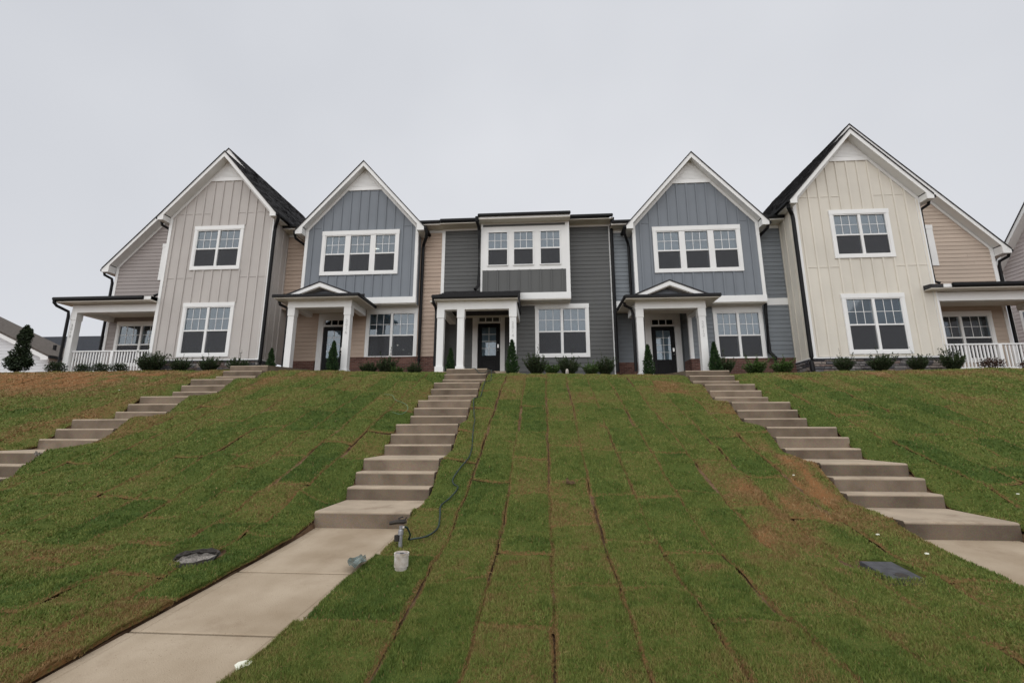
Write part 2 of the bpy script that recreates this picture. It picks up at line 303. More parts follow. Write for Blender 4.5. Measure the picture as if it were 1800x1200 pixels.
def sod(x0,x1,y0,y1,edgeL=None,edgeR=None,key=None):
    """one strip of turf: a padded sheet plus its blades"""
    global TOT
    nx,ny=7,max(4,int((y1-y0)/.13)); cx,cy=(x0+x1)/2,(y0+y1)/2; base=random.gauss(.0,.092); tilt=random.gauss(0,.006); lift=random.gauss(0,.006)
    ofs=random.gauss(0,.009)
    def warp(u,v):
        ka,kb,kc,kd=key or (x0,x1,y0,y1); yy=y0+(y1-y0)*v; xx=x0+(x1-x0)*u
        ex=lambda k:(vnoise(u*0+k*7,yy,2.2,1)-.5)*.022+(vnoise(u*0+k*7,yy,9,11)-.5)*.02
        ey=lambda k:(vnoise(xx,u*0+k*7,2.9,2)-.5)*.07
        x=xx+ex(ka)*(1-u)+ex(kb)*u+ofs; y=yy+ey(kc)*(1-v)+ey(kd)*v
        if edgeL: x=np.maximum(x,edgeL(y)+(vnoise(y,y*0+3,7,3)-.5)*.05)
        if edgeR: x=np.minimum(x,edgeR(y)+(vnoise(y,y*0+9,7,4)-.6)*.04)
        return x,y
    def zz(x,y,u,v):
        ed=np.minimum(np.minimum(u,1-u)*(x1-x0),np.minimum(v,1-v)*(y1-y0)); pad=.014-.036*np.exp(-np.clip(ed,0,1)/.022)
        return H(x,y)-np.where(exc(x,y,1.12),.09,0)+pad+lift+tilt*(u-.5)+calm(x,y)*((vnoise(x,y,2.6,7)-.5)*.06*np.clip((15-y)/5,.4,1)+(vnoise(x*.7,y,6.5,8)-.5)*.03+(vnoise(x*.55,y*1.7,2.2,9)-.5)*.05), ed
    U,V=np.meshgrid(np.array([0,.06,.25,.5,.75,.94,1.]),np.concatenate([[0,.03],np.linspace(.1,.9,ny-2),[.97,1]])); U=U.ravel();V=V.ravel(); my=len(V)//nx
    X,Y=warp(U,V); Z,_=zz(X,Y,U,V)
    # blades
    d=math.hypot(cx,cy); d=max(d,1.8)
    n=int(min(20000,300000/d**2)*(x1-x0)*(y1-y0))
    u=rng.random(n);v=rng.random(n); bx,by=warp(u,v); bz,ed=zz(bx,by,u,v)
    dr=dryness(bx,by)
    tone=.385+base+.28*(vnoise(bx,by,1.1,21)-.5)+.26*(vnoise(bx,by,4,22)-.5)+.30*(vnoise(bx,by,11,24)-.5)+rng.normal(0,.09,n)+dr*.7+(np.clip(by-9,0,6)*.02)
    thin=np.clip(dr*1.1-.35,0,.8); pat=vnoise(bx,by,4.2,31)
    keep=(~exc(bx,by))&(rng.random(n)>thin)&(rng.random(n)>np.where(pat>.80,.35,0))
    sm=(ed<(.008+.034*vnoise(bx,by,3.3,52)**1.2))&(rng.random(n)<.28+.9*vnoise(bx,by,2.3,51)); tone=np.where(sm,.70+.28*rng.random(n),tone+np.where(pat>.78,.16,0)); tone=np.where(rng.random(n)<.018,.95,tone); tone=np.clip(tone,0,1)
    bx,by,bz,tone=bx[keep],by[keep],bz[keep],tone[keep]; n=len(bx)
    hgt=(.020+.020*rng.random(n))*(1+.5*(vnoise(bx,by,6,40)-.5))*(1+max(0,d-5)*.035); hgt=hgt*np.where(sm[keep],.55,1)*.78; wd=np.full(n,.0026*max(1,d/3.2))*(.7+.6*rng.random(n))
    a=rng.random(n)*2*np.pi; ln=rng.random(n)*.9+.1; la=rng.random(n)*2*np.pi
    dx,dy=np.cos(a)*wd,np.sin(a)*wd
    B=np.empty((n,3,3)); B[:,0]=np.stack([bx-dx,by-dy,bz-.004],-1); B[:,1]=np.stack([bx+dx,by+dy,bz-.004],-1)
    B[:,2]=np.stack([bx+np.cos(la)*hgt*ln,by+np.sin(la)*hgt*ln,bz+hgt*np.sqrt(1-.75*ln**2)],-1)
    nv=len(X); verts=np.concatenate([np.stack([X,Y,Z],-1),B.reshape(-1,3)])
    quads=np.array([(j*nx+i,j*nx+i+1,(j+1)*nx+i+1,(j+1)*nx+i) for j in range(my-1) for i in range(nx-1)]); tris=np.arange(n*3).reshape(-1,3)+nv
    me=bpy.data.meshes.new('sod_strip'); me.vertices.add(len(verts)); me.vertices.foreach_set('co',verts.ravel())
    me.loops.add(quads.size+tris.size); me.loops.foreach_set('vertex_index',np.concatenate([quads.ravel(),tris.ravel()]))
    me.polygons.add(len(quads)+n); me.polygons.foreach_set('loop_start',np.concatenate([np.arange(len(quads))*4,len(quads)*4+np.arange(n)*3]))
    at=me.attributes.new('tone','FLOAT','POINT')
    bt=np.where((U<.01)|(U>.99)|(V<.01)|(V>.99),.82,np.clip(.48+base+.22*(vnoise(X,Y,1.1,21)-.5)+dryness(X,Y)*.55,0,1)); at.data.foreach_set('value',np.concatenate([bt,np.repeat(tone,3)]).astype(np.float32))
    me.materials.append(M['sod']); me.materials.append(M['grass']); me.polygons.foreach_set('material_index',np.concatenate([np.zeros(len(quads),int),np.ones(n,int)]))
    me.update(); me.validate(); link('sod_strip',me,turf); TOT+=n
def sodmat():
    m=bpy.data.materials.new('sod_mat'); m.use_nodes=True; t=m.node_tree; b=t.nodes['Principled BSDF']; l=t.links.new
    a=t.nodes.new('ShaderNodeAttribute'); a.attribute_name='tone'; r=t.nodes.new('ShaderNodeValToRGB'); e=r.color_ramp.elements
    e[0].color=(.035,.068,.015,1); e[1].color=(.20,.095,.04,1); z=e.new(.55); z.color=(.082,.098,.025,1); z=e.new(.78); z.color=(.15,.095,.04,1)
    g=t.nodes.new('ShaderNodeNewGeometry'); n=t.nodes.new('ShaderNodeTexNoise'); n.inputs['Scale'].default_value=35; n.inputs['Detail'].default_value=5; l(g.outputs['Position'],n.inputs[0])
    mr=t.nodes.new('ShaderNodeMapRange'); mr.inputs[1].default_value=.3; mr.inputs[2].default_value=.7; mr.inputs[3].default_value=-.2; mr.inputs[4].default_value=.2; l(n.outputs[0],mr.inputs[0])
    ad=t.nodes.new('ShaderNodeMath'); l(a.outputs['Fac'],ad.inputs[0]); l(mr.outputs[0],ad.inputs[1]); l(ad.outputs[0],r.inputs[0]); l(r.outputs[0],b.inputs['Base Color']); b.inputs['Roughness'].default_value=.95; b.inputs['Specular IOR Level'].default_value=.05
    bp=t.nodes.new('ShaderNodeBump'); bp.inputs['Strength'].default_value=.8; bp.inputs['Distance'].default_value=.02; l(n.outputs[0],bp.inputs['Height']); l(bp.outputs[0],b.inputs['Normal']); M['sod']=m
sodmat()
def inview(x,y,m=0):
    th=R(-4); f=x*math.sin(th)+y*math.cos(th); r=x*math.cos(th)-y*math.sin(th); return f>1.2 and abs(r)<1.16*f+.9+m
def zone(xa,xb,y0,y1,eL=None,eR=None,w=.61):
    n=max(1,round((xb-xa)/w)); w=(xb-xa)/n
    for c in range(n):
        y=y0+random.uniform(-1.2,0)
        while y<y1:
            ln=random.uniform(1.1,1.65); ye=min(y+ln,y1+random.uniform(-.05,.05)); a,b=xa+c*w,xa+(c+1)*w
            if ye-y>.25 and (inview(a,ye) or inview(b,ye) or inview(a,y) or inview(b,y)):
                g=.004+abs(random.gauss(0,.005))+(.02 if random.random()<.06 else 0); sod(a+g/2-(.07 if eL and c==0 else 0),b-g/2+(.07 if eR and c==n-1 else 0),max(y,y0)+g*1.1,ye-g*1.1,eL if c==0 else None,eR if c==n-1 else None,(round(a,3),round(b,3),round(y,3),round(ye,3)))
            y=ye
hw=STW/2+.015
TOPY=15.2
zone(-24.2,WX[0]-hw,5.5,TOPY,None,lambda y:WX[0]-hw+0*y)
pl=lambda y:np.where(y<6.1,-2.37+np.minimum(0,y-5.6)*.082-.625,WX[1]-hw); prr=lambda y:np.where(y<6.1,-2.37+np.minimum(0,y-5.6)*.082+.62,WX[1]+hw)
zone(WX[0]+hw,WX[1]-hw,1.0,TOPY,lambda y:WX[0]+hw+0*y,lambda y:pl(y))
# middle zone next to the path bends with it
def zone_c():
    xa,xb=WX[1]+hw,WX[2]-hw; n=10; w=(xb-xa)/n
    for c in range(n):
        y=1.0+random.uniform(-1.2,0)
        while y<TOPY:
            ye=min(y+random.uniform(1.1,1.65),TOPY+random.uniform(-.05,.05)); a,b=xa+c*w,xa+(c+1)*w
            if ye-y>.25 and (inview(a,ye) or inview(b,ye) or inview(a,y) or inview(b,y)):
                g=.004+abs(random.gauss(0,.005))+(.02 if random.random()<.06 else 0); yy0=max(y,1.0)
                if c==0 and yy0<5.5: a2=float(prr(np.array(yy0)))-.01; sod(a2,b-g/2,yy0+g*1.1,ye-g*1.1,lambda q:prr(q),None,(round(a,3),round(b,3),round(y,3),round(ye,3)))
                else: sod(a+g/2,b-g/2,yy0+g*1.1,ye-g*1.1,(lambda q:prr(q)) if c==0 else None,(lambda q:q*0+xb) if c==n-1 else None,(round(a,3),round(b,3),round(y,3),round(ye,3)))
            y=ye
zone_c()
zone(WX[2]+hw,22.6,4.0,TOPY,lambda y:WX[2]+hw+0*y,None)
print('blades',TOT)
# ------------------------------------------------------------ houses: builders
T,MW,BW,WW,DW=17.6,18.8,18.3,19.4,19.6
LAP=.178
def cells(x0,x1,z0,z1,holes):
    xs=sorted({x0,x1,*[h[0] for h in holes],*[h[1] for h in holes]}); zs=sorted({z0,z1,*[h[2] for h in holes],*[h[3] for h in holes]})
    xs=[a for a in xs if x0<=a<=x1]; zs=[a for a in zs if z0<=a<=z1]
    for i in range(len(xs)-1):
        for j in range(len(zs)-1):
            cx,cz=(xs[i]+xs[i+1])/2,(zs[j]+zs[j+1])/2
            if not any(h[0]<cx<h[1] and h[2]<cz<h[3] for h in holes): yield xs[i],xs[i+1],zs[j],zs[j+1]
def spans(x0,x1,cut):
    out=[(x0,x1)]
    for a,b in cut:
        n=[]
        for p,q in out:
            if b<=p or a>=q: n.append((p,q)); continue
            if a>p: n.append((p,a))
            if b<q: n.append((b,q))
        out=n
    return [s for s in out if s[1]-s[0]>.02]
def backing(name,m,house,Y,x0,x1,z0,z1,holes=(),gable=None,th=.12):
    mb=MB()
    for c in cells(x0,x1,z0,z1,holes): mb.box(c[0],c[1],Y,Y+th,c[2],c[3])
    if gable: mb.prism(gable,Y,Y+th)
    return mb.build(name,m,house)
def lap_wall(house,m,Y,x0,x1,z0,z1,holes=(),cas=(),xl=None,xr=None,name='siding_wall',label=None,gable=None):
    w=backing(name,m,house,Y,x0,x1,z0,z1 if not gable else min(z1,gable[0][1]),holes,gable)
    if label: w['label']=label
    z=z0; zt=z1
    while z<zt-.03:
        h=min(LAP,zt-z)
        sg_=[]
        for a,b in spans(x0,x1,[(c[0]+.03,c[1]-.03) for c in cas if c[2]+.02<z+h and c[3]-.02>z]):
            if b-a>1.7 and random.random()<.45: q=a+random.uniform(.3,.7)*(b-a); sg_+=[(a,q-.003),(q+.003,b)]
            else: sg_.append((a,b))
        for a,b in sg_:
            a0,a1,b0,b1=a,a,b,b
            if xl: a0,a1=max(a,xl(z)),max(a,xl(z+h))
            if xr: b0,b1=min(b,xr(z)),min(b,xr(z+h))
            if b1-a1<.03 or b0-a0<.03: continue
            MB().add([(a0,Y,z),(b0,Y,z),(b1,Y,z+h),(a1,Y,z+h),(a0,Y-.024,z),(b0,Y-.024,z),(b1,Y-.005,z+h),(a1,Y-.005,z+h)],
                [(0,3,2,1),(4,5,6,7),(0,1,5,4),(1,2,6,5),(2,3,7,6),(3,0,4,7)]).build('lap_board',m,w)
        z+=h
    return w
def batten_wall(house,m,Y,x0,x1,z0,z1,ztop=None,holes=(),cas=(),off=.2,sp=.406,gable=None,joints=(),name='batten_wall',vz=99):
    w=backing(name,m,house,Y,x0,x1,z0,z1,holes,gable)
    x=x0+off; bx=[]
    while x<x1-.05:
        zt=min(ztop(x),vz) if ztop else z1
        for a,b in spans(z0,zt,[(c[2]-.005,c[3]+.005) for c in cas if c[0]-.03<x<c[1]+.03]):
            MB().box(x-.032,x+.032,Y-.034,Y,a,b).build('batten',m,w)
        bx.append(x); x+=sp
    for jz,lo,hi in joints:
        for a,b in zip(bx[:-1],bx[1:]):
            if lo<=(a+b)/2<=hi and not any(c[0]-.05<(a+b)/2<c[1]+.05 and c[2]<jz<c[3] for c in cas) and (not ztop or ztop((a+b)/2)>jz+.15):
                MB().box(a+.032,b-.032,Y-.014,Y,jz,jz+.03).build('panel_joint',m,w)
    return w
def window(house,x0,x1,z0,z1,Y,n=2,head=.19,side=.13,bot=.14,mull=.10,screen=True,blind='blind',label=None,lights=6,casing=True,open_top=0):
    xi0,xi1,zi0,zi1=x0+side,x1-side,z0+bot,z1-head
    uw=(xi1-xi0-mull*(n-1))/n; zm=zi0+(zi1-zi0)*.49; fr=.03
    f=MB(); f.box(xi0-.012,xi0+.028,Y-.035,Y+.1,zi0,zi1).box(xi1-.028,xi1+.012,Y-.035,Y+.1,zi0,zi1).box(xi0-.012,xi1+.012,Y-.036,Y+.1,zi1-.028,zi1+.012).box(xi0-.012,xi1+.012,Y-.045,Y+.1,zi0-.012,zi0+.03)
    us=[(xi0+i*(uw+mull),xi0+i*(uw+mull)+uw) for i in range(n)]
    for i in range(n-1): f.box(us[i][1],us[i+1][0],Y-.034,Y+.1,zi0+.02,zi1-.02)
    for a,b in us: f.box(a,b,Y-.02,Y+.05,zm-.028,zm+.028)
    w=f.build('window','white_trim',house,label=label)
    if casing:
        MB().box(x0,x0+side-.013,Y-.05,Y+.005,z0+bot-.012,z1-head+.012).build('side_casing','white_trim',w)
        MB().box(x1-side+.013,x1,Y-.05,Y+.005,z0+bot-.012,z1-head+.012).build('side_casing','white_trim',w)
        MB().box(x0-.012,x1+.012,Y-.056,Y+.005,z1-head+.0125,z1).build('head_casing','white_trim',w)
        MB().box(x0,x1,Y-.052,Y+.005,z0,z0+bot-.0125).build('sill_casing','white_trim',w)
    for a,b in us:
        a+=.028;b-=.028
        box('pane','glass',w,a,b,Y+.012,Y+.018,zm+.02,zi1-.02); box('pane','glass',w,a,b,Y+.03,Y+.036,zi0+.02,zm-.02)
        if lights:
            g=MB()
            for k in (1,2): x=a+(b-a)*k/3; g.box(x-.009,x+.009,Y+.002,Y+.01,zm+.02,zi1-.02)
            zz=(zm+zi1)/2; g.box(a,b,Y+.003,Y+.0095,zz-.009,zz+.009); g.build('grille','white_rail',w)
        if screen: box('insect_screen','screen',w,a,b,Y-.006,Y-.003,zi0+.02,zm-.02)
        if blind:
            zlo=zi0+(zi1-zi0)*random.choice([0,0,0,.12,.3,.45]); box('room_shade_panel','room_shade',w,a-.02,b+.02,Y+.105,Y+.115,zi0-.01,zi1+.01)  # thin dark sheet behind the blind, interior shade put into its colour
            bl=MB(); k=max(8,int((zi1-zi0)/.05)); vs=[];fs=[]
            for i in range(k+1):
                z=zlo+(zi1-zlo)*i/k; vs+=[(a-.02,Y+.075,z),(b+.02,Y+.075,z),(a-.02,Y+.095,z+.006),(b+.02,Y+.095,z+.006)]
            for i in range(k): fs.append((i*4+2,i*4+3,i*4+5,i*4+4)); fs.append((i*4,i*4+1,i*4+3,i*4+2))
            bl.add(vs,fs).build('blind',blind,w)
        else: box('blind','room_shade',w,a-.02,b+.02,Y+.08,Y+.09,zi0,zi1)  # no blind here: dark sheet, the unlit interior's shade painted on
    return w
def hole(x0,x1,z0,z1,head=.19,side=.13,bot=.14): return (x0+side,x1-side,z0+bot,z1-head)
def gutter(house,p0,p1,r=.06,name='gutter'):
    mb=MB(); (x0,y0,z0),(x1,y1,z1)=p0,p1
    if abs(x1-x0)>abs(y1-y0): mb.box(x0,x1,y0-r,y0+r,z0-r,z0+r)
    else: mb.box(x0-r,x0+r,y0,y1,z0-r,z0+r)
    return mb.build(name,'black_metal',house,bevel=.02)
def spout(house,pts,w=.058,label=None): return MB().tube(pts,w,8).build('downspout','black_metal',house,smooth=False,label=label)
def shingle_slope(house,x0,z0,x1,z1,y0,y1,name='shingle_field',m='shingle',along='y'):
    """lapped courses on a slope that climbs from (x0,z0) to (x1,z1); along y (or the roles of x and y swapped)"""
    Ls=math.hypot(x1-x0,z1-z0); n=int(Ls/.143); mb=MB(); nx,nz=-(z1-z0)/Ls,(x1-x0)/Ls
    if nz<0: nx,nz=-nx,-nz
    for i in range(n):
        t0,t1=i/n,(i+1.25)/n; y=y0-random.random()*.3
        while y<y1:
            yb=min(y+random.uniform(.16,.36),y1); ya=max(y,y0); th=.016+random.choice([0,0,.006,.01])
            if yb-ya>.02:
                a=(x0+(x1-x0)*t0,z0+(z1-z0)*t0); b=(x0+(x1-x0)*min(t1,1),z0+(z1-z0)*min(t1,1))
                q=[(a[0],a[1]),(a[0]+nx*th,a[1]+nz*th),(b[0]+nx*.004,b[1]+nz*.004),(b[0],b[1])]
                P=[(u,ya,v) for u,v in q]+[(u,yb,v) for u,v in q]
                if along=='x': P=[(p[1],p[0],p[2]) for p in P]
                mb.add(P,[(1,5,6,2),(0,4,5,1),(0,1,2,3),(4,7,6,5)])
            y=yb
    return mb.build(name,m,house,kind='stuff')
def gable(house,xc,tip,apex,sl,Yf,Yw,Yb,ventz,xl,xr,zbase,left=True,right=True,ventm='white_trim',shing=(),vent=True,leftback=None,rightback=None):
    tz=apex-tip*sl; dn=.05
    for sgn,on,bk in ((-1,left,leftback),(1,right,rightback)):
        yb=bk or Yb
        MB().prism([(xc,apex),(xc+sgn*tip,tz),(xc+sgn*tip,tz-dn),(xc,apex-dn)],Yf-.03,yb).build('roof','shingle',house)
        # rake board with its boxed return
        rb=.27; e=xc+sgn*tip; inner=(xr if sgn>0 else xl)+sgn*.0; zb=tz-.20
        zi=apex-rb-abs(inner-xc)*sl
        MB().prism([(xc,apex-dn),(e,tz-dn),(e,zb),(inner+sgn*.02,zb),(inner+sgn*.02,zi-.01),(xc,apex-rb)],Yf,Yf+.035).build('rake_board','white_trim',house)
        MB().prism([(e-sgn*.002,tz-dn-.01),(e-sgn*.002,zb+.004),(inner+sgn*.022,zb+.004),(inner+sgn*.022,zi)],Yf+.036,Yw-.001).build('eave_return','white_trim',house)
        # soffit under the overhang
        MB().prism([(xc,apex-rb+.06),(inner,zi+.06),(inner,zi+.03),(xc,apex-rb+.03)],Yf+.036,Yw+.02).build('soffit','white_trim',house)
        # frieze board against the wall
        MB().prism([(xc,apex-rb+.02),(inner,zi+.02),(inner,zi-.16),(xc,apex-rb-.16)],Yw-.035,Yw+.01).build('frieze_board','white_trim',house)
        # side eave behind the front
        if on:
            box('fascia','white_trim',house,min(e,inner),max(e,inner)-.001,Yw+.002,yb,zb+.002,zb+.03)
            gutter(house,(e+sgn*.05,Yf+.02,tz-.09),(e+sgn*.05,yb,tz-.09))
    zs=ventz
    hwid=(apex-.27-zs)/sl
    if vent:
        box('vent_band',ventm,house,xc-hwid-.05,xc+hwid+.05,Yw-.045,Yw+.005,zs-.13,zs)
        mb=MB(); z=zs
        while z<apex-.42:
            w=(apex-.29-z)/sl-.14
            if w>.05: mb.box(xc-w,xc+w,Yw-.045,Yw-.03,z,z+.05)
            z+=.062
        mb.prism([(xc-hwid+.1,zs),(xc+hwid-.1,zs),(xc,apex-.42)],Yw-.022,Yw-.001); mb.build('gable_vent',ventm,house)
    for sgn,x0,x1,y0,y1 in shing: shingle_slope(house,x0,apex-abs(x0-xc)*sl+.003,x1,apex-abs(x1-xc)*sl+.003,y0,y1)
def column(house,x,y,z0,z1,w=.25,number=None,label=None):
    c=MB(); h=w/2; c.box(x-h,x+h,y-h,y+h,z0+.2,z1-.32).box(x-h-.035,x+h+.035,y-h-.035,y+h+.035,z0,z0+.2).box(x-h-.018,x+h+.018,y-h-.018,y+h+.018,z1-.32,z1)
    o=c.build('column','white_trim',house)
    if number:
        for i,ch in enumerate(number):
            cu=bpy.data.curves.new('digit','FONT'); cu.body=ch; cu.size=.17; cu.extrude=.006; cu.align_x='CENTER'
            t=bpy.data.objects.new('tmp',cu); COL.objects.link(t); dg=bpy.context.evaluated_depsgraph_get(); me=bpy.data.meshes.new_from_object(t.evaluated_get(dg)); bpy.data.objects.remove(t)
            me.transform(Matrix.Translation((x,y-h-.008,z1-.62-i*.155))@Matrix.Rotation(R(90),4,'X')); me.materials.clear(); me.materials.append(M['number']); link('house_digit',me,o)
    return o
def door(house,x0,x1,z0,z1,Y,px0,px1,pz1,hside=1):
    """dark panelled entry door under a transom, set in a white surround"""
    s=MB(); s.box(px0,x0-.02,Y-.03,Y+.1,z0,pz1).box(x1+.02,px1,Y-.03,Y+.1,z0,pz1).box(x0-.02,x1+.02,Y-.0305,Y+.1,z1+.36,pz1).box(x0-.02,x1+.02,Y-.0295,Y+.1,z1+.01,z1+.09)
    s.build('door_surround','white_trim',house)
    tr=MB()
    for k in range(3):
        a=x0+.02+(x1-x0-.04)*k/3; b=x0+.02+(x1-x0-.04)*(k+1)/3; tr.box(a-.02,a+.02,Y-.02,Y+.02,z1+.09,z1+.36)
    tr.box(x1-.04,x1,Y-.02,Y+.02,z1+.09,z1+.36).box(x0-.02,x1+.02,Y-.021,Y+.021,z1+.31,z1+.36)
    t=tr.build('transom','white_trim',house); box('pane','glass',t,x0,x1,Y+.012,Y+.018,z1+.09,z1+.31); box('room_shade_panel','room_shade',t,x0-.02,x1+.02,Y+.04,Y+.06,z1+.05,z1+.36)  # dark sheet behind the transom pane paints in the hall's shade
    st=.17; gz0,gz1=z1-.17-1.27,z1-.17
    d=MB(); d.box(x0,x0+st,Y,Y+.045,z0,z1).box(x1-st,x1,Y,Y+.045,z0,z1).box(x0+st,x1-st,Y+.0005,Y+.0445,gz1,z1).box(x0+st,x1-st,Y+.0005,Y+.0445,gz0-.14,gz0).box(x0+st,x1-st,Y+.0005,Y+.0445,z0,z0+.18).box(x0+st,x1-st,Y+.02,Y+.04,z0+.18,gz0-.14)
    d.box(x0+st+.06,x1-st-.06,Y+.008,Y+.03,z0+.25,gz0-.21)
    o=d.build('door','door_black',house); box('pane','glass',o,x0+st,x1-st,Y+.018,Y+.024,gz0,gz1); box('sheer','sheer',o,x0+st-.01,x1-st+.01,Y+.034,Y+.042,gz0-.01,gz1+.01)
    g=MB(); xm=(x0+x1)/2; g.box(xm-.011,xm+.011,Y+.008,Y+.016,gz0,gz1)
    for k in (1,2,3): z=gz0+(gz1-gz0)*k/4; g.box(x0+st,x1-st,Y+.0085,Y+.0155,z-.011,z+.011)
    g.build('grille','white_rail',o)
    hx=x1-.075 if hside>0 else x0+.075; hzz=z1-1.22
    k=MB(); k.box(hx-.035,hx+.035,Y-.025,Y,hzz+.12,hzz+.27).box(hx-.02,hx+.02,Y-.03,Y-.02,hzz+.16,hzz+.24); k.build('keypad_lock','nickel',o)
    k=MB().tube([(hx,Y,hzz),(hx,Y-.05,hzz),(hx,Y-.075,hzz)],[.03,.016,.03],10); k.build('door_knob','nickel',o,smooth=True)
def stonebase(house,x0,x1,Y,z0,z1,face='y',seed=0):
    rr=random.Random(seed)
    if face=='y': w=box('stone_base','mortar',house,x0,x1,Y-.01,Y+.12,z0,z1)
    else: w=box('stone_base','mortar',house,min(Y,Y-.12 if face=='+x' else Y+.12),max(Y,Y-.12 if face=='+x' else Y+.12),x0,x1,z0,z1)
    z=z0
    while z<z1-.03:
        h=min(rr.choice([.08,.11,.15]),z1-z)
        if z1-z-h<.05: h=z1-z
        x=x0
        while x<x1-.02:
            l=min(rr.uniform(.16,.52),x1-x)
            if x1-x-l<.08: l=x1-x
            g=.008; p=rr.uniform(.02,.05)
            def P(a,d,zz): return (a,Y-.01-d,zz) if face=='y' else ((Y+d,a,zz) if face=='+x' else (Y-d,a,zz))
            j=lambda: rr.uniform(-.006,.006)
            vs=[P(x+g,0,z+g),P(x+l-g,0,z+g),P(x+l-g,0,z+h-g),P(x+g,0,z+h-g),P(x+g+.01+j(),p+j(),z+g+.01+j()),P(x+l-g-.01+j(),p+j(),z+g+.01+j()),P(x+l-g-.01+j(),p+j(),z+h-g-.008+j()),P(x+g+.01+j(),p+j(),z+h-g-.008+j())]
            MB().add(vs,[(0,3,2,1),(4,5,6,7),(0,1,5,4),(1,2,6,5),(2,3,7,6),(3,0,4,7)]).build('stone','stone%d'%rr.choice([0,0,1,2,3,4,4,5]),w)
            x+=l
        z+=h
def railing(name,label,xa,xb,y,z0,zr,posts,gap=.128):
    t=thing(name,label,'railing',((xa+xb)/2,y,z0))
    box('top_rail','white_rail',t,xa,xb,y-.045,y+.045,zr-.05,zr); box('bottom_rail','white_rail',t,xa,xb,y-.03,y+.03,z0+.06,z0+.12)
    for p in posts: box('rail_post','white_rail',t,p-.06,p+.06,y-.055,y+.055,z0,zr-.001)
    x=xa+gap*.6
    while x<xb:
        if not any(abs(x-p)<.09 for p in posts): box('baluster','white_rail',t,x-.023,x+.023,y-.02,y+.02,z0+.12,zr-.05)
        x+=gap
    return t
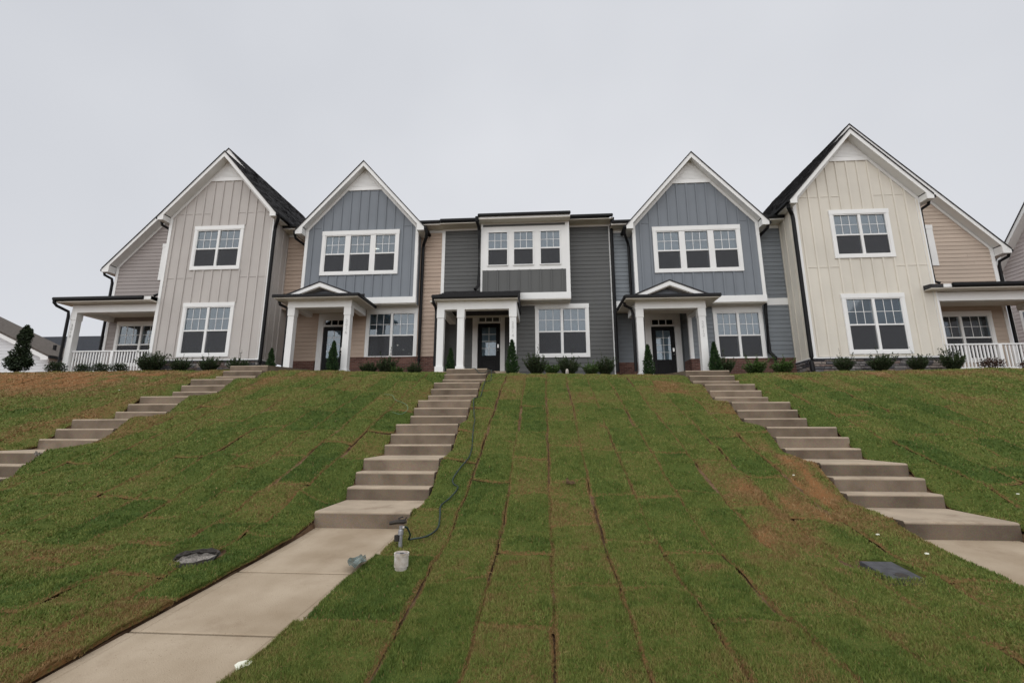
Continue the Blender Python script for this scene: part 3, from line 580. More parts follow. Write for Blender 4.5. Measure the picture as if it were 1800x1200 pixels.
# ------------------------------------------------------------ the two end houses
def end_house(sg,xc,apex,ridge_x,ridge_z,tipx,m_tower,m_wing,m_lapname,zo,label,number,wing_out):
    """sg=-1: wing to the left of the tower, +1: wing to the right"""
    F=4.12+zo; h=thing('townhouse',label,'townhouse',(xc,T,F-.2),'row of five joined townhouses')
    tip=2.67; half=2.39; xl,xr=xc-half,xc+half; sl=1.13; zt=apex-.28-half*sl
    ztop=lambda x:apex-.28-abs(x-xc)*sl
    up=(xc-1.16,xc+1.08,8.53+zo,10.55+zo) if sg<0 else (xc-1.07,xc+1.17,8.53+zo,10.55+zo)
    lo=(xc-1.17,xc+1.08,4.74+zo,7.06+zo) if sg<0 else (xc-1.07,xc+1.20,4.74+zo,7.08+zo)
    zb=4.66+zo
    batten_wall(h,m_tower,T,xl,xr,zb,zt,ztop,[hole(*up),hole(*lo)],[up,lo],off=.24,gable=[(xl,zt),(xc,apex-.28),(xr,zt)],
        joints=[(8.18+zo,xl,xc-.9),(8.18+zo,xc+.9,xr),(11.15+zo,xl,xc-.7),(11.15+zo,xc+.7,xr)],name='tower_wall',vz=apex-1.27)
    window(h,*up,T); window(h,*lo,T)
    for x0,x1 in ((xl-.012,xl+.115),(xr-.115,xr+.012)): box('corner_board','white_trim',h,x0,x1,T-.03,T+.1,zb-.02,zt+.05)
    box('skirt_board','white_trim',h,xl-.02,xr+.02,T-.06,T+.01,zb-.07,zb-.021)
    box('stone_cap','stone_cap',h,xl-.05,xr+.05,T-.09,T+.11,zb-.115,zb-.071)
    stonebase(h,xl-.02,xr+.02,T-.01,F-.55,zb-.116,seed=3+sg)
    # inner side wall of the tower
    si=-sg; xs=xr if si>0 else xl
    w=box('side_wall',m_tower,h,min(xs,xs-si*.12),max(xs,xs-si*.12),T+.121,WW+1.0,zb-.02,zt+.1)
    for y in (17.98,18.38,18.74): box('batten',m_tower,w,min(xs,xs+si*.02),max(xs,xs+si*.034),y-.032,y+.032,zb,zt+.1)
    box('corner_board','white_trim',w,min(xs-si*.02,xs+si*.025),max(xs-si*.02,xs+si*.025),T-.03,T+.09,zb-.02,zt+.04) if False else None
    stonebase(h,T+.02,MW,xs,F-.55,zb-.116,face='+x' if si>0 else '-x',seed=9+sg)
    box('stone_cap','stone_cap',h,min(xs,xs+si*.07),max(xs,xs+si*.07),T+.12,MW,zb-.115,zb-.071); box('skirt_board','white_trim',h,min(xs,xs+si*.04),max(xs,xs+si*.04),T+.02,MW,zb-.07,zb-.021)
    box('side_wall',m_tower,h,min(xs+sg*2*half,xs+sg*(2*half-.12)),max(xs+sg*2*half,xs+sg*(2*half-.12)),T+.121,WW,zb-.4,zt+.1)
    yl,yr=(WW+.1,26.) if sg<0 else (26.,WW+.1)
    gable(h,xc,tip,apex,sl,T-.4,T,26.,apex-1.13,xl,xr,zt,True,True,leftback=yl,rightback=yr,
        shing=[(si,xc+si*tip,xc+si*.02,T-.44,25.9)])
    # wider gable behind, carried by the wing
    Yf=WW-.4
    tw=abs(tipx-ridge_x); slw=(ridge_z-9.33-zo)/tw; tz=ridge_z-tw*slw; s=sg
    MB().prism([(ridge_x,ridge_z),(tipx,tz),(tipx,tz-.05),(ridge_x,ridge_z-.05)],Yf-.03,26.).build('roof','shingle',h)
    xe=xc+sg*(-.02); ze=ridge_z-abs(xe-ridge_x)*sl
    MB().prism([(ridge_x,ridge_z),(xe,ze),(xe,ze-.05),(ridge_x,ridge_z-.05)],Yf-.03,26.).build('roof','shingle',h)
    shingle_slope(h,xe,ze+.003,ridge_x,ridge_z+.003,Yf-.04,25.9)
    MB().prism([(ridge_x,ridge_z-.05),(xe,ze-.05),(xe,ze-.30),(ridge_x,ridge_z-.30)],Yf,Yf+.035).build('rake_board','white_trim',h)
    wc=tipx-sg*.36; rb=.27; zi=ridge_z-rb-abs(wc-ridge_x)*slw; zbt=tz-.20
    MB().prism([(ridge_x,ridge_z-.05),(tipx,tz-.05),(tipx,zbt),(wc+s*.02,zbt),(wc+s*.02,zi-.01),(ridge_x,ridge_z-rb)],Yf,Yf+.034).build('rake_board','white_trim',h)
    MB().prism([(tipx-s*.002,tz-.06),(tipx-s*.002,zbt+.004),(wc+s*.022,zbt+.004),(wc+s*.022,zi)],Yf+.036,WW-.001).build('eave_return','white_trim',h)
    MB().prism([(ridge_x,ridge_z-rb+.06),(wc,zi+.06),(wc,zi+.03),(ridge_x,ridge_z-rb+.03)],Yf+.036,WW+.02).build('soffit','white_trim',h)
    MB().prism([(ridge_x,ridge_z-rb+.02),(wc,zi+.02),(wc,zi-.14),(ridge_x,ridge_z-rb-.14)],WW-.04,WW+.01).build('frieze_board','white_trim',h)
    gutter(h,(tipx+s*.05,Yf+.02,tz-.09),(tipx+s*.05,26.,tz-.09)); box('fascia','white_trim',h,min(tipx,wc),max(tipx,wc)-.001,WW+.002,26.,zbt+.002,zbt+.03)
    xa,xb=(wc,xc) if sg<0 else (xc,wc)
    lw=(wing_out[0],wing_out[1],4.66+zo,6.78+zo); uw=(wing_out[2],wing_out[3],8.78+zo,10.62+zo); zw=zi
    line=lambda z: ridge_x+sg*(ridge_z-rb+.0-z)/slw
    lap_wall(h,m_wing,WW,xa,xb,F+.02,12.6+zo,[hole(*lw),hole(*uw,side=.26)],[lw,uw],xl=(lambda z:line(z)) if sg<0 else None,xr=(lambda z:line(z)) if sg>0 else None,name='wing_wall',
        gable=[(xa,zw),(xb,zw),(xb,ridge_z-rb-abs(xb-ridge_x)*slw),(ridge_x,ridge_z-rb)] if (sg<0) else [(xb,zw),(xa,zw),(xa,ridge_z-rb-abs(xa-ridge_x)*slw),(ridge_x,ridge_z-rb)])
    window(h,*lw,WW,blind=None,screen=True); window(h,*uw,WW,n=1,side=.26)
    box('corner_board','white_trim',h,min(wc-.012*s,wc-.13*s)-(.024 if 0 else 0),max(wc+.012*s,wc-.13*s),WW-.034,WW+.1,F,zi+.02)
    box('side_wall',m_wing,h,min(wc,wc-s*.12),max(wc,wc-s*.12),WW+.121,26.,F-.4,zi)
    # porch in front of the wing
    px=(tipx+.42 if sg<0 else 20.2); yb=17.66
    xo=-20.32 if sg<0 else 19.6; xin=xl if sg<0 else xr
    a,b=min(xo,xin),max(xo,xin)
    box('porch_slab','concrete',h,a-.1,b,17.55,WW,F-.5,F-.02)
    bz0,bz1=6.76+zo,7.10+zo
    box('porch_beam','white_trim',h,a-.0,b,yb,yb+.26,bz0,bz1); box('porch_beam','white_trim',h,min(xo,xo-s*.26),max(xo,xo-s*.26),yb+.261,WW-.03,bz0,bz1)
    box('porch_ceiling','soffit',h,a+.02,b-.01,yb+.262,WW-.03,bz1-.12,bz1-.06)
    box('porch_soffit','soffit',h,a-.42,b,yb-.40,yb+.3,bz1+.02,bz1+.06); 
    MB().prism([(yb-.42,bz1+.062),(yb-.42,bz1+.20),(WW,bz1+.42),(WW,bz1+.062)],a-.44,b,axis='x').build('porch_roof','shingle',h)
    gutter(h,(a-.46,yb-.46,bz1+.16),(b-.38*0-.30 if sg<0 else b,yb-.46,bz1+.16)) if sg<0 else gutter(h,(a+.28,yb-.46,bz1+.16),(b+.4,yb-.46,bz1+.16))
    box('porch_fascia','white_trim',h,(b-.30 if sg<0 else a),(b if sg<0 else a+.28),yb-.44,yb+.2,bz1+.0615,bz1+.19)
    box('pilaster','white_trim',h,(b-.02 if sg<0 else a-.005)-(0.11 if sg<0 else 0),(b+.005 if sg<0 else a+.13),yb+.02,yb+.25,F,bz0)
    column(h,xo-s*.13 if sg<0 else xo-.13,yb+.13,F-.02,bz0,number=number)
    return h,F,xl,xr,apex,tip,zt,tz,tipx
h1=end_house(-1,-14.0,13.97,-15.28,15.40,-20.78,'taupe','taupe_lap','',0.,'taupe gabled end townhouse with white porch beside the white cottage','2018',(-19.86,-17.4,-18.22,-16.6))
h5=end_house(1,12.48,13.76,13.78,15.22,19.30,'cream','wing_tan','',-.2,'cream gabled end townhouse with tan wing and white railed porch',None,(15.9,18.32,14.95,16.70))
H1,H5=h1[0],h5[0]
railing('porch_railing','white balustrade on the porch of the taupe end townhouse',-20.05,-16.42,17.79,4.10,5.10,[-18.22])
railing('porch_railing','white balustrade on the porch of the cream end townhouse',14.95,19.3,17.79,3.92,4.92,[16.86])
spout(H1,[(-11.28,17.35,10.82),(-11.30,17.38,10.72),(-11.50,17.56,10.42),(-11.53,17.58,10.2),(-11.53,17.58,4.55),(-11.47,17.50,4.3),(-11.47,17.48,4.02)],.072)
spout(H1,[(-16.72,17.5,10.8),(-16.70,17.52,10.66),(-16.46,17.66,10.52),(-16.44,17.68,10.3),(-16.44,17.68,7.55),(-16.62,17.6,7.42)])
spout(H1,[(-20.80,19.15,9.2),(-20.80,19.2,9.05),(-20.55,19.35,8.9),(-20.52,19.38,8.7),(-20.52,19.38,4.1)])
spout(H1,[(-20.72,17.2,7.26),(-20.72,17.22,7.1),(-20.66,17.3,6.98),(-20.42,17.6,6.8),(-20.40,17.62,6.6),(-20.40,17.62,4.05)])
spout(H5,[(9.79,17.35,10.58),(9.80,17.38,10.45),(10.0,17.55,10.2),(10.02,17.56,10.0),(10.02,17.56,4.45),(9.95,17.5,4.25),(9.95,17.46,3.9)],.075)
spout(H5,[(15.18,17.5,10.6),(15.16,17.52,10.45),(14.97,17.66,10.32),(14.95,17.68,10.1),(14.95,17.68,7.35),(15.1,17.6,7.24)])
spout(H5,[(19.32,19.15,8.98),(19.32,19.2,8.85),(19.08,19.35,8.7),(19.06,19.38,8.5),(19.06,19.38,4.0)])
# ------------------------------------------------------------ the two blue gabled middle houses
def portico(h,x0,x1,yf,z0,zb,apz,xc,m_face,number,ybk):
    """two columns, beam, and a low front gable over a shingled skirt"""
    column(h,x0+.135,yf+.135,z0,zb); column(h,x1-.135,yf+.135,z0,zb,number=number)
    bt=zb+.28
    box('portico_beam','white_trim',h,x0-.02,x1+.02,yf-.02,yf+.26,zb,bt)
    for xx in (x0-.02,x1-.24): box('portico_beam','white_trim',h,xx,xx+.26,yf+.261,ybk,zb+.001,bt-.001)
    box('portico_ceiling','soffit',h,x0+.24,x1-.24,yf+.262,ybk,bt-.1,bt-.05)
    ov=.42; a,b=x0-ov,x1+ov
    box('portico_soffit','soffit',h,a,b,yf-.38,ybk,bt+.001,bt+.04)
    # gutter on three sides
    g=MB(); z=bt+.10; g.box(a-.03,b+.03,yf-.45,yf-.36,z-.05,z+.05).box(a-.06,a+.03,yf-.40,ybk,z-.0505,z+.0495).box(b-.03,b+.06,yf-.40,ybk,z-.0505,z+.0495); g.build('gutter','black_metal',h)
    hw_=(b-a)/2; sl=(apz-(z+.04))/hw_
    for s in (-1,1):
        MB().prism([(xc,apz),(xc+s*hw_,z+.04),(xc+s*hw_,z-.02),(xc,apz-.05)],yf-.08,ybk).build('roof','shingle',h)
        MB().prism([(xc,apz-.05),(xc+s*(hw_-.05),z+.01),(xc+s*(hw_-.42),z+.01),(xc,apz-.22)],yf-.06,yf-.025).build('rake_board','white_trim',h)
        MB().prism([(xc,apz-.22),(xc+s*(hw_-.46),z+.02),(xc+s*(hw_-.52),z+.02),(xc,apz-.25)],yf-.0245,yf+.3).build('soffit','soffit',h)
    MB().prism([(xc-hw_*.78,z+.02),(xc+hw_*.78,z+.02),(xc,apz-.23)],yf+.28,yf+.34).build('gable_wall',m_face,h)
    MB().prism([(yf-.38,z+.0),(yf+.3,z+.24),(yf+.3,z-.02)],a+.02,b-.02,axis='x').build('skirt_roof','shingle',h)
def mid_house(label,xc,apex,half,zo,mb_,ml,number,xL,xR,px,doorx,ent,win_low,brick_top,eave,upw,has_band):
    F=3.96+zo; h=thing('townhouse',label,'townhouse',(xc,MW,F-.2),'row of five joined townhouses')
    tip=2.88; sl=1.13; xl,xr=xc-half,xc+half; zt=apex-.28-half*sl; zb=7.12+zo; ztop=lambda x:apex-.28-abs(x-xc)*sl
    batten_wall(h,mb_,BW,xl,xr,zb+.24,zt,ztop,[hole(*upw)],[upw],off=.33,gable=[(xl,zt),(xc,apex-.28),(xr,zt)],joints=[(10.62+zo,xl,xl+.9),(10.62+zo,xr-.9,xr)],name='bay_wall',vz=apex-1.31)
    window(h,*upw,BW,n=3,mull=.24,head=.21,side=.15)
    box('band_board','white_trim',h,xl-.02,xr+.02,BW-.045,BW+.12,zb-.03,zb+.24)
    for a,b in ((xl-.012,xl+.12),(xr-.12,xr+.012)): box('corner_board','white_trim',h,a,b,BW-.03,BW+.1,zb+.241,zt+.05)
    for a,b in ((xl,xl+.1),(xr-.1,xr)): box('side_wall',mb_,h,a,b,BW+.121,MW+.2,zb-.03,zt+.05)
    box('bay_soffit','soffit',h,xl,xr,BW+.0,DW,zb-.07,zb-.031)
    gable(h,xc,tip,apex,sl,BW-.35,BW,25.,apex-1.17,xl,xr,zt)
    # flat walls either side on the upper floor, under the main eave
    for a,b,zl in ((xL,xl,zb-.05),(xr,xR,F-.4)):
        lap_wall(h,ml,MW,a,b,(brick_top if zl<5 else zl),eave,(),())
    # lower floor: wall with the twin window, recessed entry
    wl=win_low; lap_wall(h,ml,MW,ent,xr,brick_top,zb-.071,[hole(*wl,head=.30)],[wl])
    window(h,*wl,MW,head=.30,side=.13,bot=.06)
    box('corner_board','white_trim',h,ent-.02,ent+.13,MW-.03,MW+.1,brick_top,zb-.072)
    box('brick_base','brick',h,ent-.03,xR,MW-.08,MW+.1,F-.5,brick_top-.03); box('brick_cap','brick',h,ent-.04,xR+.0,MW-.1,MW+.1,brick_top-.03,brick_top)
    lap_wall(h,ml,DW,xL,px-.001,brick_top,zb-.071,(),()) if px>xL else None
    box('brick_base','brick',h,xL,px-.01,DW-.08,DW+.1,F-.5,brick_top-.002)
    sw=lap_side(h,ml,ent,MW+.1,DW,brick_top,zb-.071); box('brick_base','brick',h,ent-.05,ent+.1,MW+.101,DW-.081,F-.5,brick_top-.001)
    box('entry_slab','concrete',h,xL+.02,ent+.4,16.62,DW,F-.5,F-.10)
    box('entry_back_wall',ml,h,xL,ent+.35,DW+.125,DW+.2,F-.5,zb); box('entry_soffit','soffit',h,xL,xl-.001,MW-.0,DW+.1,zb-.0715,zb-.03)
    # main eave
    for a,b in ((xL,xl),(xr,xR)):
        box('eave_soffit','soffit',h,a,b,BW-.02,MW+.1,eave,eave+.03); box('frieze_board','white_trim',h,a,b,MW-.03,MW+.001,eave-.14,eave-.001)
        gutter(h,(a,BW-.06,eave+.13),(b,BW-.06,eave+.13)); box('fascia','white_trim',h,a,b,BW-.019,BW+.001,eave+.031,eave+.18)
    for a,b in ((xL,xl-.001),(xr+.001,xR)): MB().prism([(BW-.1,eave+.18),(25.,eave+2.9),(25.,eave+2.8),(BW-.1,eave+.12)],a,b,axis='x').build('roof','shingle',h)
    return h,F,zb
def lap_side(h,m,X,y0,y1,z0,z1):
    """small wall running back from the front, boards facing the entry"""
    w=box('siding_wall',m,h,X,X+.1,y0,y1,z0,z1); z=z0
    while z<z1-.03:
        hh=min(LAP,z1-z); MB().add([(X,y0,z),(X,y1,z),(X,y1,z+hh),(X,y0,z+hh),(X-.022,y0,z),(X-.022,y1,z),(X-.005,y1,z+hh),(X-.005,y0,z+hh)],[(0,3,2,1),(4,5,6,7),(0,1,5,4),(1,2,6,5),(2,3,7,6),(3,0,4,7)]).build('lap_board',m,w); z+=hh
    return w
H2,F2,zb2=mid_house('blue gabled townhouse with tan side siding and brick base',-7.95,13.71,2.55,0.,'blue','tan','2016',-11.6,-4.43,-10.26,(-9.97,-9.0),-8.5,(-7.68,-5.40,4.80,7.08),4.85,10.62,(-9.72,-6.24,8.40,10.46),False)
door(H2,-9.97,-9.0,F2,6.41,DW,-10.25,-8.6,7.05)
portico(H2,-10.12,-7.55,16.85,F2-.10,6.55,7.62,-8.88,'blue','2016',BW)
H4,F4,zb4=mid_house('blue gabled townhouse with matching grey lap siding, set a little lower',6.42,13.48,2.58,-.24,'blue','blue_lap','2012',2.96,10.07,4.42,(4.69,5.64),6.02,(7.02,9.0,4.60,6.84),4.62,10.36,(4.66,8.24,8.16,10.20),True)
door(H4,4.69,5.64,F4,6.18,DW,4.40,5.92,6.80)
portico(H4,3.50,6.05,16.85,F4-.10,6.24,7.36,4.80,'blue','2012',BW)
box('band_board','white_trim',H4,2.97,3.84,MW-.04,MW+.1,6.83,7.12); box('band_board','white_trim',H4,9.01,10.07,MW-.04,MW+.002,6.83,7.12)
spout(H2,[(-10.88,18.0,10.3),(-10.86,18.1,10.1),(-10.55,18.6,9.9),(-10.52,18.66,9.7),(-10.52,18.66,7.3)])
spout(H2,[(-5.0,18.05,10.32),(-4.98,18.1,10.15),(-5.02,18.2,10.0),(-5.24,18.62,9.82),(-5.26,18.66,9.6),(-5.26,18.66,4.9),(-5.2,18.5,4.7),(-5.2,18.48,4.0)],.072)
spout(H2,[(-10.55,16.9,6.85),(-10.53,16.92,6.72),(-10.26,17.02,6.6),(-10.22,17.04,6.4),(-10.22,17.04,4.1)])
spout(H4,[(3.46,18.0,10.05),(3.47,18.1,9.88),(3.68,18.6,9.65),(3.72,18.66,9.5),(3.72,18.66,7.0)])
spout(H4,[(3.10,16.95,6.55),(3.12,16.97,6.42),(3.36,17.0,6.3),(3.42,17.02,6.1),(3.42,17.02,3.9)])
spout(H4,[(9.06,18.55,6.86),(9.06,18.6,6.6),(9.06,18.66,4.85),(9.18,18.5,4.6),(9.18,18.48,3.9)],.075)
spout(H4,[(9.30,18.05,10.1),(9.28,18.1,9.95),(9.12,18.6,9.75),(9.1,18.66,9.6),(9.1,18.66,7.1)])
# ------------------------------------------------------------ dark grey middle house
def grey_house():
    F=3.98; h=thing('townhouse','dark grey flat-eaved townhouse with triple window bay and three-column porch','townhouse',(-.7,MW,F-.2),'row of five joined townhouses')
    xL,xR=-4.43,2.96; ez=10.64
    wl=(-.33,1.94,4.75,7.05)
    lap_wall(h,'gray',MW,xL,-2.5,7.0,ez); lap_wall(h,'gray',MW,1.1,xR,F-.35,ez,[hole(*wl)],[wl]); lap_wall(h,'gray',MW,-1.2,1.1,F-.35,7.12,[hole(*wl)],[wl])
    window(h,*wl,MW)
    box('head_panel','white_trim',h,-.34,1.16,MW-.05,MW+.002,7.051,7.13); box('frieze_board','white_trim',h,-1.2,-.341,MW-.045,MW+.002,7.0,7.13)
    box('corner_board','white_trim',h,xL-.01,xL+.13,MW-.035,MW+.1,7.0,ez); box('corner_board','white_trim',h,xR-.05,xR+.0,MW-.035,MW+.1,F-.3,ez)
    # bay
    B=18.2; bx0,bx1=-2.58,1.17; z0,z1=7.12,10.56
    up=[(-2.40,-1.36,8.52,10.24),(-1.30,-.27,8.52,10.24),(-.165,.87,8.52,10.24)]
    hs=[hole(*u,head=.09,side=.09,bot=.1) for u in up]
    w=backing('bay_wall','white_trim',h,B,bx0,bx1,8.42,z1,hs)
    for u in up: window(h,*u,B,n=1,head=.09,side=.09,bot=.1,casing=False)
    pan=batten_wall(h,'gray',B+.01,bx0,bx1-.17,z0+.28,8.42,off=.24,sp=.455,name='panel_wall'); box('corner_board','white_trim',h,bx1-.17,bx1,B-.02,B+.13,z0+.28,z1); box('corner_board','white_trim',h,bx0-.03,bx0+.05,B-.015,B+.13,z0+.28,z1)
    box('band_board','white_trim',h,bx0-.03,bx1+.005,B-.025,B+.13,z0,z0+.279)
    box('frieze_strip','gray',h,bx0+.05,bx1-.17,B-.01,B-.001,10.40,10.5)
    for a,b in ((bx0-.001,bx0+.1),(bx1-.1,bx1-.001)): box('side_wall','gray',h,a,b,B+.131,MW+.1,z0,z1)
    box('bay_soffit','soffit',h,bx0,bx1,B,MW+.1,z0-.04,z0-.001)
    box('bay_soffit','soffit',h,bx0-.08,bx1+.03,B-.42,B+.2,z1,z1+.03); gutter(h,(bx0-.12,B-.46,z1+.17),(bx1+.05,B-.46,z1+.17)); box('fascia','white_trim',h,bx0-.1,bx1+.03,B-.42,B-.4,z1+.031,z1+.22)
    MB().prism([(B-.5,z1+.2),(25.,z1+2.95),(25.,z1+2.85),(B-.5,z1+.14)],bx0-.12,bx1+.05,axis='x').build('roof','shingle',h)
    for a,b in ((xL,bx0-.12),(bx1+.051,xR+.08)):
        box('eave_soffit','soffit',h,a,b,BW-.06,MW+.1,ez,ez+.03); box('frieze_board','white_trim',h,a,b,MW-.04,MW-.03,ez-.1,ez-.001)
        gutter(h,(a,BW-.1,ez+.14),(b,BW-.1,ez+.14)); MB().prism([(BW-.1,ez+.19),(25.,ez+2.9),(25.,ez+2.8),(BW-.1,ez+.13)],a,b,axis='x').build('roof','shingle',h)
    # recessed entry
    lap_wall(h,'gray',DW,xL,-3.13,F-.3,7.05); lap_wall(h,'gray',DW,-1.69,-1.1,F-.3,7.05); door(h,-2.88,-1.91,F,6.45,DW,-3.13,-1.69,7.05)
    box('entry_back_wall','gray',h,xL,-.8,DW+.125,DW+.2,F-.5,7.1)
    lap_side(h,'gray',-1.2,MW+.12,DW,F-.3,7.0)
    box('entry_ceiling','soffit',h,xL,-1.1,17.0,DW,6.72,6.78)
    box('entry_slab','concrete',h,xL+.1,-.9,16.40,DW,F-.5,F-.11)
    # porch roof and columns
    y=16.45
    for i,x in enumerate((-3.86,-3.09,-1.12)): column(h,x,y+.135,F-.11,6.24,number='2014' if i==2 else None)
    box('porch_beam','white_trim',h,-4.0,-.98,y-.0,y+.27,6.24,6.56); box('porch_beam','white_trim',h,-4.0,-3.74,y+.271,MW,6.241,6.559); box('porch_beam','white_trim',h,-1.24,-.98,y+.271,MW-.05,6.241,6.559)
    box('porch_soffit','soffit',h,-4.08,-.93,y-.22,y+.3,6.561,6.60)
    gutter(h,(-4.16,y-.27,6.68),(-.90,y-.27,6.68),r=.065)
    MB().prism([(y-.22,6.60),(y-.22,6.70),(18.75,7.70),(18.75,6.60)],-4.10,-.93,axis='x').build('roof','shingle',h)
    shingle_slope(h,y-.24,6.697,18.18,7.475,-4.11,-.92,along='x'); shingle_slope(h,18.18,7.475,18.72,7.69,-4.11,-2.6,along='x')
    spout(h,[(-2.74,17.75,10.68),(-2.74,17.78,10.5),(-2.70,18.0,10.38),(-2.68,18.12,10.2),(-2.68,18.14,7.75),(-2.8,17.98,7.52)],.072)
    spout(h,[(3.03,18.3,10.72),(3.03,18.35,10.55),(3.02,18.68,10.4),(3.02,18.7,10.2),(3.02,18.7,4.1)],.075)
    spout(h,[(-4.12,16.3,6.64),(-4.12,16.32,6.5),(-4.06,16.45,6.36),(-4.05,16.55,6.2),(-4.05,16.55,4.1)])
    return h
H3=grey_house()
# ------------------------------------------------------------ neighbours
def cottage():
    h=thing('cottage','low white lap-sided cottage with brown shingle roof behind the young tree','house',(-34,26,4.5))
    Y=26; ex,ez=-30.35,6.3; sl=.43; px=-41.; pz=ez+(ex-px)*sl
    w=MB().prism([(px-10,3.),(ex-.45,3.),(ex-.45,ez+.05),(px,pz-.1),(px-10,ez)],Y,Y+.15).build('gable_wall','white_lap',h)
    z=4.0
    while z<pz-.3:
        xr=min(ex-.45,ex-.45-(z-ez)/sl if z>ez else 1e9)
        if xr>px: MB().add([(px,Y,z),(xr,Y,z),(xr,Y,z+.2),(px,Y,z+.2),(px,Y-.028,z),(xr,Y-.028,z),(xr,Y-.004,z+.2),(px,Y-.004,z+.2)],[(0,3,2,1),(4,5,6,7),(0,1,5,4),(1,2,6,5),(2,3,7,6),(3,0,4,7)]).build('lap_board','white_lap',w)
        z+=.2
    MB().prism([(ex,ez),(px,pz),(px,pz+.12),(ex+.05,ez+.1)],Y-.5,Y+2.4).build('roof','shingle_brown',h); MB().prism([(px-11,ez-.4),(px,pz),(px,pz+.12),(px-11,ez-.2)],Y-.5,Y+2.4).build('roof','shingle_brown',h)
    MB().prism([(ex,ez-.01),(px,pz-.01),(px,pz-.24),(ex-.5,ez-.06),(ex-.5,ez-.2),(ex,ez-.2)],Y-.48,Y-.42).build('rake_board','white_trim',h)
    MB().prism([(ex-.1,ez-.05),(px,pz-.02),(px,pz-.07),(ex-.1,ez-.1)],Y-.419,Y).build('soffit','white_trim',h)
    box('side_wall','white_lap',h,ex-.6,ex-.46,Y+.151,Y+2.2,3.5,ez-.02); gutter(h,(ex+.07,Y-.5,ez-.02),(ex+.07,Y+2.4,ez-.02),.07)
    spout(h,[(ex+.05,Y+.6,ez-.1),(ex-.1,Y+.6,ez-.35),(ex-.5,Y+.5,ez-.5),(ex-.4,Y+.5,4)],.072)
    MB().tube([(ex-1.3,Y+.9,ez+.4),(ex-1.3,Y+.9,ez+1.0)],.09,8).build('vent_pipe','black_metal',h)
cottage()
def far_house():
    h=thing('far_house','long dark slate-coloured roof of a house seen beyond the brown-roofed cottage','house',(-46,42,5))
    MB().prism([(39.5,7.0),(47,12.55),(47,12.35),(39.5,6.8)],-70,-37,axis='x').build('roof','shingle_far',h); box('side_wall','white_lap',h,-69.5,-37.5,40,54,3,7.0)
    MB().prism([(54.5,7.0),(47,12.55),(47,12.35),(54.5,6.8)],-70,-37,axis='x').build('roof','shingle_far',h)
far_house()
def next_row():
    h=thing('neighbour_house','next townhouse with pale lap siding, its gable turned sideways past the cream house','house',(26,20,4))
    X=23.; sl=1.15; py=18.2; pz=10.55+(22.7-py)*sl
    zz=lambda y:pz-.3-abs(y-py)*sl
    ye=py+5.2; w=MB().prism([(12,3.),(ye,3.),(ye,zz(ye)),(py,pz-.3),(12,zz(12))],X,X+.15,axis='x').build('gable_wall','pinkish',h)
    z=3.9
    while z<pz-.5:
        d=(pz-.3-z)/sl; y0,y1=max(12,py-d),min(ye,py+d); d2=(pz-.3-z-.178)/sl; y2,y3=max(12,py-d2),min(ye,py+d2)
        MB().add([(X,y0,z),(X,y1,z),(X,y3,z+.178),(X,y2,z+.178),(X-.024,y0,z),(X-.024,y1,z),(X-.005,y3,z+.178),(X-.005,y2,z+.178)],[(0,3,2,1),(4,5,6,7),(0,1,5,4),(1,2,6,5),(2,3,7,6),(3,0,4,7)]).build('lap_board','pinkish',w); z+=.178
    for s in (-1,1):
        MB().prism([(py,pz),(py+s*5.6,pz-5.6*sl),(py+s*5.6,pz-5.6*sl-.06),(py,pz-.06)],X-.45,X+10,axis='x').build('roof','shingle',h)
        MB().prism([(py,pz-.06),(py+s*5.6,pz-5.6*sl-.06),(py+s*5.6,pz-5.6*sl-.3),(py,pz-.3)],X-.42,X-.38,axis='x').build('rake_board','white_trim',h)
        MB().prism([(py,pz-.25),(py+s*5.3,pz-5.3*sl-.25),(py+s*5.3,pz-5.3*sl-.29),(py,pz-.29)],X-.379,X,axis='x').build('soffit','white_trim',h)
    box('corner_board','white_trim',h,X-.03,X+.1,ye-.15,ye+.02,3,zz(ye)); box('side_wall','pinkish',h,X+.151,X+9,ye-.1,ye,3,zz(ye))
    wy0,wy1,wz0,wz1=21.0,22.9,5.6,7.55
    f=MB().box(X-.05,X+.02,wy0,wy1,wz0,wz1).build('window','white_trim',h); box('pane','glass',f,X-.065,X-.06,wy0+.15,wy1-.15,wz0+.15,wz1-.2); box('blind','blind',f,X-.058,X-.052,wy0+.14,wy1-.14,wz0+.14,wz1-.19)
next_row()

tag(MB().tube([(-7.44,BW+.055,9.60),(-7.41,BW+.055,9.61),(-7.29,BW+.055,9.62),(-7.17,BW+.055,9.61),(-7.14,BW+.055,9.60)],[.01,.018,.022,.018,.01],8).build('ceiling_lamp','lamp_glow',None),'lit oval lamp glowing behind the upper triple window of the tan-sided blue house','lamp')
for k,(x,z,r) in enumerate([(-6.26,5.37,.035),(-6.0,5.16,.028),(-5.74,5.01,.02)]):
    tag(MB().lathe(x,MW+.055,[(.25*r,z-r),(.8*r,z-.6*r),(r,z),(.6*r,z+.8*r),(.2*r,z+1.6*r)],10).build('pendant_bulb','lamp_glow',None,smooth=True),['largest','middle-sized','smallest'][k]+' of three lit bulbs behind the lower window of the tan-sided house','lamp','pendant bulbs behind the lower window')
